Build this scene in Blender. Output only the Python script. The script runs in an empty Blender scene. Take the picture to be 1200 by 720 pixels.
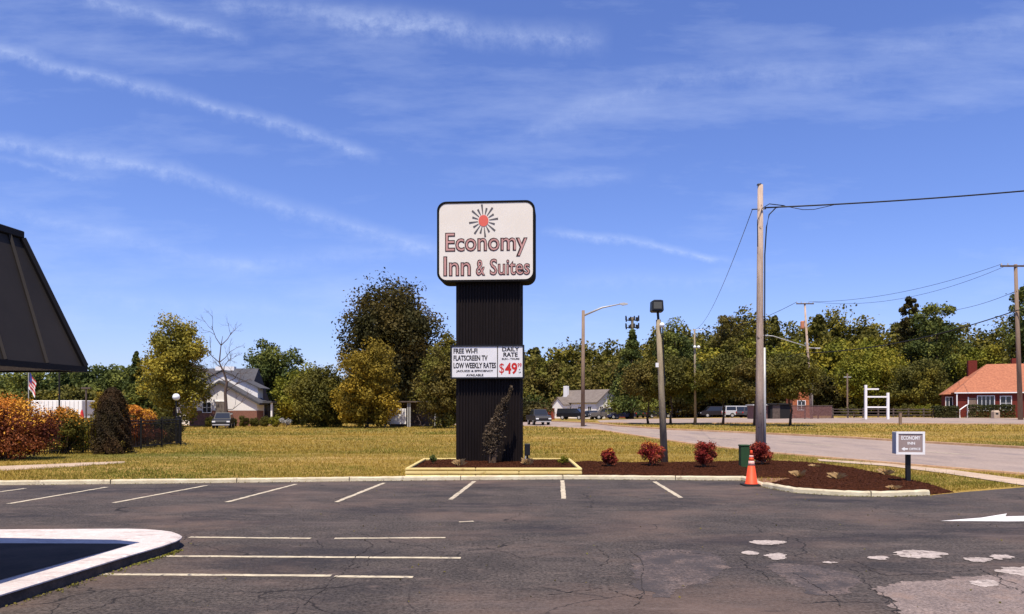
import bpy, math, random
import numpy as np
from mathutils import Vector, Matrix
from mathutils.geometry import tessellate_polygon
S = bpy.context.scene
C = S.collection
rng = np.random.default_rng(7)
random.seed(7)
# ------------------------------------------------------------------ camera
F, CX, HY, CAMZ = 867.0, 600.0, 481.0, 1.95
cd = bpy.data.cameras.new('camera'); cam = bpy.data.objects.new('camera', cd); C.objects.link(cam)
cam.location = (0, 0, CAMZ); cam.rotation_euler = (math.radians(90), 0, 0)
cd.sensor_width = 36; cd.lens = 36 * F / 1200; cd.shift_y = (HY - 360) / 1200
cd.clip_end = 9000; cd.clip_start = 0.05
S.camera = cam
# ------------------------------------------------------------------ sun, sky, exposure
SUN_EL = math.radians(68); SDX, SDY = 0.17, 0.985       # horizontal direction shadows fall
sd = bpy.data.lights.new('sun', 'SUN'); so = bpy.data.objects.new('sun', sd); C.objects.link(so)
sd.energy = 5.0; sd.angle = math.radians(0.5); sd.color = (1.0, 0.91, 0.77)
dv = Vector((SDX * math.cos(SUN_EL), SDY * math.cos(SUN_EL), -math.sin(SUN_EL)))
so.rotation_euler = dv.to_track_quat('-Z', 'Y').to_euler()
w = bpy.data.worlds.new("World"); S.world = w; w.use_nodes = True
nt = w.node_tree; nt.nodes.clear(); L = nt.links
def N(t, tree=None, **k):
    n = (tree or nt).nodes.new(t)
    for a, b in k.items(): setattr(n, a, b)
    return n
def put(i, v, tree=None):
    if hasattr(v, 'is_output') : (tree or nt).links.new(v, i)
    else: i.default_value = v
def M_(op, a, b=0.0, c=None, clamp=False, tree=None):
    n = N('ShaderNodeMath', tree); n.operation = op; n.use_clamp = clamp
    put(n.inputs[0], a, tree); put(n.inputs[1], b, tree)
    if c is not None: put(n.inputs[2], c, tree)
    return n.outputs[0]
sky = N('ShaderNodeTexSky'); sky.sky_type = 'NISHITA'; sky.sun_disc = False
sky.sun_elevation = SUN_EL; sky.sun_rotation = math.atan2(-SDX, -SDY)
sky.air_density = 1.0; sky.dust_density = 0.6; sky.ozone_density = 3.0
tint = N('ShaderNodeMix', data_type='RGBA', blend_type='MULTIPLY'); tint.inputs[0].default_value = 1
L.new(sky.outputs[0], tint.inputs[6]); tint.inputs[7].default_value = (0.80, 0.86, 1.30, 1)
tc = N('ShaderNodeTexCoord'); sep = N('ShaderNodeSeparateXYZ'); L.new(tc.outputs['Generated'], sep.inputs[0])
yy = M_('MAXIMUM', sep.outputs[1], 0.02)
u = M_('DIVIDE', sep.outputs[0], yy); v = M_('DIVIDE', sep.outputs[2], yy)
def wnoise(sx, sy, scale, detail=5, rough=.6, off=0):
    cb = N('ShaderNodeCombineXYZ'); put(cb.inputs[0], M_('MULTIPLY', u, sx)); put(cb.inputs[1], M_('MULTIPLY', v, sy)); cb.inputs[2].default_value = off
    n = N('ShaderNodeTexNoise'); n.inputs['Scale'].default_value = scale; n.inputs['Detail'].default_value = detail; n.inputs['Roughness'].default_value = rough
    L.new(cb.outputs[0], n.inputs['Vector']); return n.outputs[0]
nd = wnoise(1, 1, 7, 4, .6); nf = wnoise(1, 1, 40, 4, .7, 3)
wig = M_('MULTIPLY', M_('SUBTRACT', nd, .5), .035)
wig2 = M_('ADD', wig, M_('MULTIPLY', M_('SUBTRACT', nf, .5), .014))
total = None
def streak(p, q, wd, st):
    global total
    a = ((p[0]-CX)/F, (HY-p[1])/F); b = ((q[0]-CX)/F, (HY-q[1])/F); wd = wd / F
    dx, dy = b[0]-a[0], b[1]-a[1]; l = math.hypot(dx, dy); dx /= l; dy /= l
    t = M_('ADD', M_('MULTIPLY', M_('SUBTRACT', u, a[0]), dx), M_('MULTIPLY', M_('SUBTRACT', v, a[1]), dy))
    d = M_('ADD', M_('MULTIPLY', M_('SUBTRACT', u, a[0]), -dy), M_('MULTIPLY', M_('SUBTRACT', v, a[1]), dx))
    d = M_('ABSOLUTE', M_('ADD', d, wig2))
    m = M_('SUBTRACT', 1, M_('DIVIDE', d, wd), clamp=True); m = M_('POWER', m, 1.4)
    e = .045
    w1 = M_('DIVIDE', t, e, clamp=True); w2 = M_('DIVIDE', M_('SUBTRACT', l, t), e, clamp=True)
    m = M_('MULTIPLY', M_('MULTIPLY', m, w1), M_('MULTIPLY', w2, st))
    total = m if total is None else M_('ADD', total, m)
streak((-90, 30), (225, 118), 15, .42); streak((200, 108), (450, 184), 13, .40)
streak((-90, 152), (230, 205), 17, .40); streak((190, 195), (540, 305), 15, .30); streak((-60, 178), (140, 210), 7, .2)
streak((70, -12), (300, 48), 14, .35); streak((230, 0), (560, 28), 24, .26); streak((380, 22), (720, 50), 26, .32)
streak((630, 270), (870, 306), 8, .42); streak((590, 165), (790, 88), 24, .16); streak((740, 85), (1040, 92), 26, .16)
streak((-50, 235), (330, 320), 16, .16); streak((240, 310), (530, 290), 22, .14); streak((620, 215), (760, 200), 16, .14)
streak((640, 330), (900, 330), 18, .12); streak((80, 345), (420, 372), 20, .12); streak((1000, 60), (1240, 20), 24, .12)
ci = wnoise(1, 4.5, 2.6, 7, .62, 9)
mr = N('ShaderNodeMapRange'); put(mr.inputs[0], ci); mr.inputs[1].default_value = .5; mr.inputs[2].default_value = .85; mr.inputs[3].default_value = 0; mr.inputs[4].default_value = .3
nf2 = N('ShaderNodeMapRange'); put(nf2.inputs[0], nf); nf2.inputs[1].default_value = .3; nf2.inputs[2].default_value = .65; nf2.inputs[3].default_value = .3; nf2.inputs[4].default_value = 1.3
cl = M_('MULTIPLY', M_('MULTIPLY', total, .62), nf2.outputs[0]); cl = M_('ADD', cl, mr.outputs[0], clamp=True)
hz_ = M_('MULTIPLY', M_('POWER', M_('SUBTRACT', 1, M_('DIVIDE', v, .30), clamp=True), 2.2), .28); cl = M_('ADD', cl, hz_, clamp=True)      # thin milky veil near the horizon
cmix = N('ShaderNodeMix', data_type='RGBA'); put(cmix.inputs[0], cl)
L.new(tint.outputs[2], cmix.inputs[6]); cmix.inputs[7].default_value = (5.6, 6.4, 8.3, 1)
bg = N('ShaderNodeBackground'); bg.inputs[1].default_value = 0.112; L.new(cmix.outputs[2], bg.inputs[0])
wo = N('ShaderNodeOutputWorld'); L.new(bg.outputs[0], wo.inputs[0])
vs = S.view_settings; vs.view_transform = 'Standard'; vs.look = 'None'; vs.gamma = 1; vs.use_curve_mapping = False; vs.exposure = 0.32
# ------------------------------------------------------------------ materials
def mat(name, col, rough=.8, col2=None, nscale=2, namt=1.0, bump=0, bscale=30, island=0, stretch=(1, 1, 1), metal=0, spec=.3, detail=6, emit=0):
    m = bpy.data.materials.new(name); m.use_nodes = True; t = m.node_tree; b = t.nodes['Principled BSDF']
    b.inputs['Roughness'].default_value = rough; b.inputs['Metallic'].default_value = metal; b.inputs['Specular IOR Level'].default_value = spec
    c4 = lambda c: (c[0], c[1], c[2], 1)
    b.inputs['Base Color'].default_value = c4(col)
    tcn = t.nodes.new('ShaderNodeTexCoord'); mp = t.nodes.new('ShaderNodeMapping'); mp.inputs['Scale'].default_value = stretch
    t.links.new(tcn.outputs['Object'], mp.inputs[0])
    out = None
    if col2 is not None:
        n = t.nodes.new('ShaderNodeTexNoise'); n.inputs['Scale'].default_value = nscale; n.inputs['Detail'].default_value = detail; n.inputs['Roughness'].default_value = .65
        t.links.new(mp.outputs[0], n.inputs['Vector'])
        r = t.nodes.new('ShaderNodeMapRange'); r.inputs[1].default_value = .35; r.inputs[2].default_value = .65; t.links.new(n.outputs[0], r.inputs[0])
        fac = r.outputs[0]
        if island:
            g = t.nodes.new('ShaderNodeNewGeometry'); mm = t.nodes.new('ShaderNodeMix'); mm.inputs[0].default_value = island
            t.links.new(fac, mm.inputs[2]); t.links.new(g.outputs['Random Per Island'], mm.inputs[3]); fac = mm.outputs[0]
        x = t.nodes.new('ShaderNodeMix'); x.data_type = 'RGBA'; x.inputs[6].default_value = c4(col); x.inputs[7].default_value = c4(col2)
        t.links.new(fac, x.inputs[0]); t.links.new(x.outputs[2], b.inputs['Base Color'])
    if bump:
        n = t.nodes.new('ShaderNodeTexNoise'); n.inputs['Scale'].default_value = bscale; n.inputs['Detail'].default_value = 5
        t.links.new(mp.outputs[0], n.inputs['Vector'])
        bp = t.nodes.new('ShaderNodeBump'); bp.inputs['Strength'].default_value = bump; bp.inputs['Distance'].default_value = .02
        t.links.new(n.outputs[0], bp.inputs['Height']); t.links.new(bp.outputs[0], b.inputs['Normal'])
    return m
def leafmat(name, c1, c2, c3=None, ns=.5, trans=.22, isl=.55):
    m = mat(name, c1, .65, c2, ns, island=isl, spec=.15); t = m.node_tree; b = t.nodes['Principled BSDF']
    src = b.inputs['Base Color'].links[0].from_socket
    if c3 is not None:
        oi = t.nodes.new('ShaderNodeTexNoise'); oi.inputs['Scale'].default_value = ns * .45; oi.inputs['Detail'].default_value = 3
        tcn = t.nodes.new('ShaderNodeTexCoord'); t.links.new(tcn.outputs['Object'], oi.inputs['Vector'])
        r = t.nodes.new('ShaderNodeMapRange'); r.inputs[1].default_value = .45; r.inputs[2].default_value = .62; t.links.new(oi.outputs[0], r.inputs[0])
        x = t.nodes.new('ShaderNodeMix'); x.data_type = 'RGBA'; t.links.new(r.outputs[0], x.inputs[0]); t.links.new(src, x.inputs[6]); x.inputs[7].default_value = (*c3, 1)
        src = x.outputs[2]; t.links.new(src, b.inputs['Base Color'])
    tr = t.nodes.new('ShaderNodeBsdfTranslucent'); t.links.new(src, tr.inputs[0])
    ms = t.nodes.new('ShaderNodeMixShader'); ms.inputs[0].default_value = trans
    t.links.new(b.outputs[0], ms.inputs[1]); t.links.new(tr.outputs[0], ms.inputs[2])
    t.links.new(ms.outputs[0], t.nodes['Material Output'].inputs['Surface']); return m
def cracked(m, sc=.35, wdt=.012, dark=(.012, .011, .012), thr=.55):
    """adds branching dark cracks to a ground material"""
    t = m.node_tree; b = t.nodes['Principled BSDF']; src = b.inputs['Base Color'].links[0].from_socket
    tcn = t.nodes.new('ShaderNodeTexCoord')
    nz = t.nodes.new('ShaderNodeTexNoise'); nz.inputs['Scale'].default_value = 1.6; nz.inputs['Detail'].default_value = 6; t.links.new(tcn.outputs['Object'], nz.inputs['Vector'])
    va = t.nodes.new('ShaderNodeVectorMath'); va.operation = 'MULTIPLY_ADD'; t.links.new(nz.outputs['Color'], va.inputs[0]); va.inputs[1].default_value = (.9, .9, 0); t.links.new(tcn.outputs['Object'], va.inputs[2])
    vo = t.nodes.new('ShaderNodeTexVoronoi'); vo.feature = 'DISTANCE_TO_EDGE'; vo.inputs['Scale'].default_value = sc; t.links.new(va.outputs[0], vo.inputs['Vector'])
    less = t.nodes.new('ShaderNodeMapRange'); less.inputs[1].default_value = wdt * .4; less.inputs[2].default_value = wdt; less.inputs[3].default_value = 1; less.inputs[4].default_value = 0; t.links.new(vo.outputs[0], less.inputs[0])
    n2 = t.nodes.new('ShaderNodeTexNoise'); n2.inputs['Scale'].default_value = .35; n2.inputs['Detail'].default_value = 2; t.links.new(tcn.outputs['Object'], n2.inputs['Vector'])
    r2 = t.nodes.new('ShaderNodeMapRange'); r2.inputs[1].default_value = thr - .03; r2.inputs[2].default_value = thr + .05; t.links.new(n2.outputs[0], r2.inputs[0])
    mu = t.nodes.new('ShaderNodeMath'); mu.operation = 'MULTIPLY'; t.links.new(less.outputs[0], mu.inputs[0]); t.links.new(r2.outputs[0], mu.inputs[1])
    x = t.nodes.new('ShaderNodeMix'); x.data_type = 'RGBA'; t.links.new(mu.outputs[0], x.inputs[0]); t.links.new(src, x.inputs[6]); x.inputs[7].default_value = (*dark, 1)
    t.links.new(x.outputs[2], b.inputs['Base Color'])
def speckle(m, sc, amt, lo=.6, hi=1.5):
    """fine stone-chip value noise multiplied into the base colour"""
    t = m.node_tree; b = t.nodes['Principled BSDF']; src = b.inputs['Base Color'].links[0].from_socket
    tcn = t.nodes.new('ShaderNodeTexCoord'); n = t.nodes.new('ShaderNodeTexNoise'); n.inputs['Scale'].default_value = sc; n.inputs['Detail'].default_value = 3; n.inputs['Roughness'].default_value = .8
    t.links.new(tcn.outputs['Object'], n.inputs['Vector'])
    r = t.nodes.new('ShaderNodeMapRange'); r.inputs[1].default_value = .33; r.inputs[2].default_value = .67; r.inputs[3].default_value = lo; r.inputs[4].default_value = hi; t.links.new(n.outputs[0], r.inputs[0])
    x = t.nodes.new('ShaderNodeVectorMath'); x.operation = 'SCALE'; t.links.new(src, x.inputs[0]); t.links.new(r.outputs[0], x.inputs['Scale'])
    t.links.new(x.outputs[0], b.inputs['Base Color'])
def patches(m, col, sc, lo, hi, stretch=(1, 1, 1), amt=1.0, off=0, detail=6):
    t = m.node_tree; b = t.nodes['Principled BSDF']; src = b.inputs['Base Color'].links[0].from_socket
    tcn = t.nodes.new('ShaderNodeTexCoord'); mp = t.nodes.new('ShaderNodeMapping'); mp.inputs['Scale'].default_value = stretch; mp.inputs['Location'].default_value = (off, off, off)
    t.links.new(tcn.outputs['Object'], mp.inputs[0])
    n = t.nodes.new('ShaderNodeTexNoise'); n.inputs['Scale'].default_value = sc; n.inputs['Detail'].default_value = detail; n.inputs['Roughness'].default_value = .65; t.links.new(mp.outputs[0], n.inputs['Vector'])
    r = t.nodes.new('ShaderNodeMapRange'); r.inputs[1].default_value = lo; r.inputs[2].default_value = hi; r.inputs[4].default_value = amt; t.links.new(n.outputs[0], r.inputs[0])
    x = t.nodes.new('ShaderNodeMix'); x.data_type = 'RGBA'; t.links.new(r.outputs[0], x.inputs[0]); t.links.new(src, x.inputs[6]); x.inputs[7].default_value = (*col, 1)
    t.links.new(x.outputs[2], b.inputs['Base Color'])
def brickmat(name, c1, c2, mortar, sc=1.0):
    m = mat(name, c1, .9); t = m.node_tree; b = t.nodes['Principled BSDF']
    tcn = t.nodes.new('ShaderNodeTexCoord'); mp = t.nodes.new('ShaderNodeMapping'); mp.inputs['Rotation'].default_value = (math.pi/2, 0, 0)
    sp = t.nodes.new('ShaderNodeSeparateXYZ'); t.links.new(tcn.outputs['Object'], sp.inputs[0])
    ad = t.nodes.new('ShaderNodeMath'); t.links.new(sp.outputs[0], ad.inputs[0]); t.links.new(sp.outputs[1], ad.inputs[1])
    cb = t.nodes.new('ShaderNodeCombineXYZ'); t.links.new(ad.outputs[0], cb.inputs[0]); t.links.new(sp.outputs[2], cb.inputs[1])
    br = t.nodes.new('ShaderNodeTexBrick'); br.inputs['Scale'].default_value = 4.2 * sc; br.inputs['Color1'].default_value = (*c1, 1); br.inputs['Color2'].default_value = (*c2, 1); br.inputs['Mortar'].default_value = (*mortar, 1)
    br.inputs['Mortar Size'].default_value = .012
    t.links.new(cb.outputs[0], br.inputs['Vector']); t.links.new(br.outputs[0], b.inputs['Base Color']); return m
MT = {}
MT['asphalt'] = mat('asphalt', (.048, .040, .036), .92, (.074, .060, .052), .9, bump=.5, bscale=90, spec=.15)
speckle(MT['asphalt'], 24, 1, .30, 1.85)
patches(MT['asphalt'], (.150, .100, .078), .28, .48, .70, (1, 1.7, 1), .75, 11)
patches(MT['asphalt'], (.024, .022, .026), .22, .52, .66, (1, 2.2, 1), .7, 31)
patches(MT['asphalt'], (.13, .10, .088), 1.3, .54, .74, (.45, 2.2, 1), .6, 5)
patches(MT['asphalt'], (.17, .125, .105), 4.5, .56, .72, (.7, 1.6, 1), .5, 55)
patches(MT['asphalt'], (.018, .016, .018), 3.0, .60, .74, (.6, 1.8, 1), .6, 75)
cracked(MT['asphalt'], .45, .006, (.025, .021, .020), .50)
MT['worn'] = mat('worn_asphalt', (.23, .175, .15), .9, (.15, .115, .10), 2.2, bump=.8, bscale=60); speckle(MT['worn'], 32, 1, .5, 1.6); patches(MT['worn'], (.25, .17, .13), 2.5, .5, .7, (1, 1, 1), .7)
MT['faded'] = mat('faded_asphalt', (.125, .09, .075), .92, (.070, .056, .052), 2.8, bump=.8, bscale=50); speckle(MT['faded'], 26, 1, .35, 1.8); patches(MT['faded'], (.055, .045, .043), 1.8, .42, .60)
MT['road'] = mat('road_asphalt', (.27, .205, .165), .9, (.33, .25, .20), .5, stretch=(1, .3, 1), bump=.2, bscale=40); speckle(MT['road'], 9, 1, .8, 1.2)
patches(MT['road'], (.16, .13, .125), .8, .5, .68, (1, .3, 1), .6)
MT['concrete'] = mat('concrete', (.50, .38, .27), .9, (.38, .27, .18), 1.5, bump=.3); speckle(MT['concrete'], 20, 1, .8, 1.2)
MT['kerb'] = mat('kerb_paint', (.66, .58, .40), .85, (.50, .42, .27), 2.5, bump=.5); patches(MT['kerb'], (.25, .19, .13), 3.5, .58, .68, (1, 1, 1), .8)
MT['padshade'] = mat('pad_shade_paint', (.050, .038, .032), .9, (.085, .062, .05), 1.5, bump=.6, spec=.1)  # dark tone that paints the canopy's shade onto the concrete pad
MT['padkerb'] = mat('white_kerb', (.62, .54, .50), .85, (.50, .43, .40), 1.2, bump=.5, bscale=18); patches(MT['padkerb'], (.26, .20, .17), 3.2, .52, .72, (1, 3, 1), .7); patches(MT['padkerb'], (.72, .66, .62), 7, .55, .65, (1, 1, 1), .6, 8); speckle(MT['padkerb'], 25, 1, .9, 1.1)
MT['paint'] = mat('stripe_paint', (.58, .49, .34), .85, (.36, .30, .22), 6, bump=.2); patches(MT['paint'], (.09, .08, .08), 9, .56, .64, (1, 1, 1), .9)
MT['whitepatch'] = mat('pale_patch', (.50, .42, .37), .95, (.34, .28, .24), 5, bump=.7, bscale=40); patches(MT['whitepatch'], (.13, .10, .09), 9, .52, .64, (1, 1, 1), .85); speckle(MT['whitepatch'], 40, 1, .6, 1.25)
MT['arrow'] = mat('arrow_paint', (.74, .70, .66), .8, (.6, .56, .52), 4)
MT['soil'] = mat('field_soil', (.33, .205, .040), 1, (.225, .150, .026), .35, bump=.6, bscale=14, stretch=(.5, 1, 1)); speckle(MT['soil'], 8, 1, .55, 1.45)
patches(MT['soil'], (.135, .125, .022), .11, .50, .64, (.35, 1.3, 1), .75, 4)
patches(MT['soil'], (.50, .31, .11), .16, .56, .70, (.45, 1.6, 1), .7, 17)
MT['grass'] = leafmat('grass_blades', (.44, .285, .050), (.235, .170, .026), (.165, .160, .022), .25, .15, .6)
MT['mulch'] = mat('mulch', (.020, .007, .004), 1, (.058, .020, .010), 14, bump=1, bscale=35, spec=.02); speckle(MT['mulch'], 30, 1, .3, 1.9)
MT['chip'] = mat('chips', (.022, .009, .005), .95, (.10, .036, .018), 10, island=.8, spec=.02)
MT['soilfar'] = MT['soil']
MT['timber'] = mat('yellow_timber', (.72, .57, .24), .8, (.54, .41, .15), 3, stretch=(.3, 3, 3), bump=.3); patches(MT['timber'], (.30, .17, .06), 5, .6, .68, (.4, 1, 1), .8)
MT['ribmetal'] = mat('black_ribbed_metal', (.0085, .0055, .0055), .6, (.014, .009, .008), 2, stretch=(4, 4, .4), spec=.15)
MT['black'] = mat('black_paint', (.012, .012, .013), .45)
MT['signface'] = mat('cream_plastic', (.84, .77, .66), .45, (.80, .72, .60), .7)
MT['signred'] = mat('sun_red', (.80, .15, .10), .5, (.72, .13, .09), 3)
MT['letterdark'] = mat('dark_maroon', (.035, .010, .010), .6)
MT['letterfill'] = mat('faded_rose', (.50, .25, .22), .6, (.62, .34, .29), 1.5)
MT['ray'] = mat('grey_ray', (.10, .09, .09), .6)
MT['board'] = mat('white_board', (.82, .79, .76), .5, (.74, .71, .68), 1)
MT['txtblack'] = mat('black_letter', (.015, .012, .015), .6)
MT['txtred'] = mat('red_letter', (.55, .02, .015), .6)
MT['canopy'] = mat('bronze_metal', (.022, .018, .015), .65, (.034, .027, .022), .8, metal=.0, spec=.2)
MT['canopyd'] = mat('dark_bronze', (.012, .010, .009), .6, spec=.2)
MT['soffit'] = mat('soffit', (.22, .19, .16), .8)
MT['wood'] = mat('weathered_pole', (.56, .42, .32), .95, (.34, .25, .19), 3, spec=.05, stretch=(4, 4, .35), bump=.8, bscale=20); patches(MT['wood'], (.06, .045, .04), 5, .62, .68, (1, 1, .7), .9)
MT['woodbrown'] = mat('brown_pole', (.27, .185, .13), .9, (.19, .13, .09), 3, stretch=(4, 4, .4))
MT['greypole'] = mat('grey_concrete_pole', (.36, .29, .19), .95, (.21, .165, .11), 3, spec=.05, stretch=(3, 3, .6), bump=.6)
MT['bark'] = mat('bark', (.075, .05, .035), 1, (.035, .024, .017), 5, stretch=(3, 3, .6), bump=1, bscale=12)
MT['barkpale'] = mat('pale_bark', (.12, .085, .07), 1, (.07, .048, .038), 5, stretch=(3, 3, .6))
MT['galv'] = mat('galvanised', (.50, .49, .47), .5, (.38, .37, .35), 3, metal=.2)
MT['white'] = mat('white_paint', (.90, .87, .82), .7, (.85, .81, .76), 1.5)
MT['siding'] = mat('white_siding', (.86, .82, .78), .7, (.80, .76, .72), .5)
MT['glass'] = mat('dark_glass', (.02, .022, .026), .08, spec=.6)
MT['whiteglass'] = mat('globe', (.85, .85, .83), .3)
MT['orange'] = mat('cone_orange', (.80, .085, .02), .55, (.68, .06, .02), 6)
MT['conewhite'] = mat('cone_band', (.80, .52, .45), .5, (.70, .30, .22), 12)
MT['rubber'] = mat('rubber', (.015, .014, .014), .8)
MT['green'] = mat('green_box', (.022, .060, .020), .6, (.03, .075, .025), 2)
MT['brick'] = brickmat('red_brick', (.18, .024, .013), (.13, .016, .010), (.14, .045, .03))
MT['brickb'] = brickmat('brown_brick', (.26, .115, .075), (.19, .08, .055), (.24, .15, .12))
MT['rooforange'] = mat('terracotta_shingle', (.42, .160, .080), .85, (.30, .105, .055), 4, bump=.4); speckle(MT['rooforange'], 6, 1, .85, 1.15)
MT['roofgrey'] = mat('grey_shingle', (.085, .083, .09), .9, (.06, .058, .064), 2, bump=.4)
MT['roofbrown'] = mat('brown_shingle', (.20, .165, .14), .9, (.15, .12, .10), 2, bump=.4)
MT['redfence'] = mat('red_fence', (.24, .045, .02), .85, (.17, .03, .015), 3)
MT['orangebrick'] = mat('orange_wall', (.46, .15, .06), .9, (.34, .10, .04), 3)
MT['lattice'] = mat('lattice_wood', (.22, .12, .11), .9, (.16, .08, .07), 3)
MT['greywood'] = mat('grey_fence', (.14, .105, .085), .95, (.08, .06, .05), 3)
MT['stem'] = mat('twigs', (.16, .10, .06), .95, (.09, .055, .035), 5)
L_ = MT
LM = {
 'oak': leafmat('leaf_olive', (0.130, 0.116, 0.020), (0.058, 0.059, 0.012), (0.206, 0.171, 0.023), .45),
 'dark': leafmat('leaf_dark', (0.062, 0.055, 0.014), (0.029, 0.030, 0.009), (0.106, 0.078, 0.019), .45),
 'gold': leafmat('leaf_gold', (0.268, 0.189, 0.020), (0.138, 0.104, 0.016), (0.362, 0.239, 0.025), .5),
 'willow': leafmat('leaf_willow', (0.247, 0.207, 0.027), (0.128, 0.119, 0.018), (0.352, 0.281, 0.036), .6),
 'green': leafmat('leaf_green', (0.094, 0.120, 0.028), (0.047, 0.063, 0.018), (0.177, 0.182, 0.031), .45),
 'rust': leafmat('leaf_rust', (0.189, 0.142, 0.029), (0.084, 0.070, 0.017), (0.158, 0.150, 0.023), .6),
 'yelgreen': leafmat('leaf_yellowgreen', (0.230, 0.225, 0.021), (0.113, 0.121, 0.016), (0.303, 0.245, 0.026), .45),
 'arbor': leafmat('leaf_arbor', (0.048, 0.031, 0.012), (0.026, 0.019, 0.008), (0.072, 0.038, 0.014), 2),
 'orange': leafmat('leaf_orange', (0.700, 0.300, 0.035), (0.480, 0.140, 0.025), (0.780, 0.430, 0.050), 1.2, .2, .7),
 'wine': leafmat('leaf_wine', (0.163, 0.037, 0.018), (0.056, 0.020, 0.013), (0.275, 0.088, 0.031), 1.5, .2, .7),
 'nandina': leafmat('leaf_nandina', (0.330, 0.032, 0.024), (0.110, 0.016, 0.014), (0.500, 0.130, 0.060), 3, .2, .75),
 'dry': leafmat('leaf_dry', (0.550, 0.363, 0.165), (0.286, 0.176, 0.077), None, 3, .2, .8),
 'hedge': leafmat('leaf_hedge', (0.058, 0.061, 0.018), (0.030, 0.034, 0.012), (0.091, 0.082, 0.021), 1.5),
 'juniper': leafmat('leaf_juniper', (0.190, 0.135, 0.085), (0.055, 0.040, 0.026), (0.100, 0.072, 0.042), 2.5, .1, .8),
 'blossom': leafmat('leaf_blossom', (0.720, 0.680, 0.720), (0.100, 0.120, 0.040), None, 3, .2, .9),
}
# ------------------------------------------------------------------ terrain and back projection
def sst(t): t = np.clip(t, 0, 1); return t * t * (3 - 2 * t)
def tz(X, Y): return np.interp(X, [-10, 15, 50], [0, .5, 1.0]) * sst((Y - 38) / 52)
def G(px, py, off=0.0):
    """ground point under a pixel of the 1200 px wide photo"""
    Y = 3.0
    while Y < 2500:
        X = (px - CX) * Y / F
        if (CAMZ - float(tz(X, Y)) - off) * F / Y <= py - HY: break
        Y *= 1.002
    return Vector((X, Y, float(tz(X, Y)) + off))
def W(px, py, Y): return Vector(((px - CX) * Y / F, Y, CAMZ + (HY - py) * Y / F))
def GX(px, Y, off=0.0):
    X = (px - CX) * Y / F; return Vector((X, Y, float(tz(X, Y)) + off))
# ------------------------------------------------------------------ object helpers
def tagset(o, label=None, cat=None, group=None, kind=None):
    if label: o['label'] = label
    if cat: o['category'] = cat
    if group: o['group'] = group
    if kind: o['kind'] = kind
    return o
def thing(name, label, cat, loc=(0, 0, 0), rz=0, group=None):
    o = bpy.data.objects.new(name, None); C.objects.link(o); o.location = loc; o.rotation_euler = (0, 0, rz); o.empty_display_size = .2
    return tagset(o, label, cat, group)
def meshobj(name, verts, faces, m, parent=None, smooth=False):
    me = bpy.data.meshes.new(name)
    if isinstance(faces, np.ndarray):
        nv, (nf, k) = len(verts), faces.shape
        me.vertices.add(nv); me.vertices.foreach_set('co', np.asarray(verts, dtype=np.float32).ravel())
        me.loops.add(nf * k); me.loops.foreach_set('vertex_index', faces.astype(np.int32).ravel())
        me.polygons.add(nf); me.polygons.foreach_set('loop_start', np.arange(0, nf * k, k, dtype=np.int32))
        me.update(calc_edges=True)
    else:
        me.from_pydata([tuple(v_) for v_ in verts], [], faces); me.update()
    if isinstance(m, (list, tuple)):
        for q in m: me.materials.append(q)
    else: me.materials.append(m)
    if smooth: me.polygons.foreach_set('use_smooth', [True] * len(me.polygons))
    o = bpy.data.objects.new(name, me); C.objects.link(o)
    if parent: o.parent = parent
    return o
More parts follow.
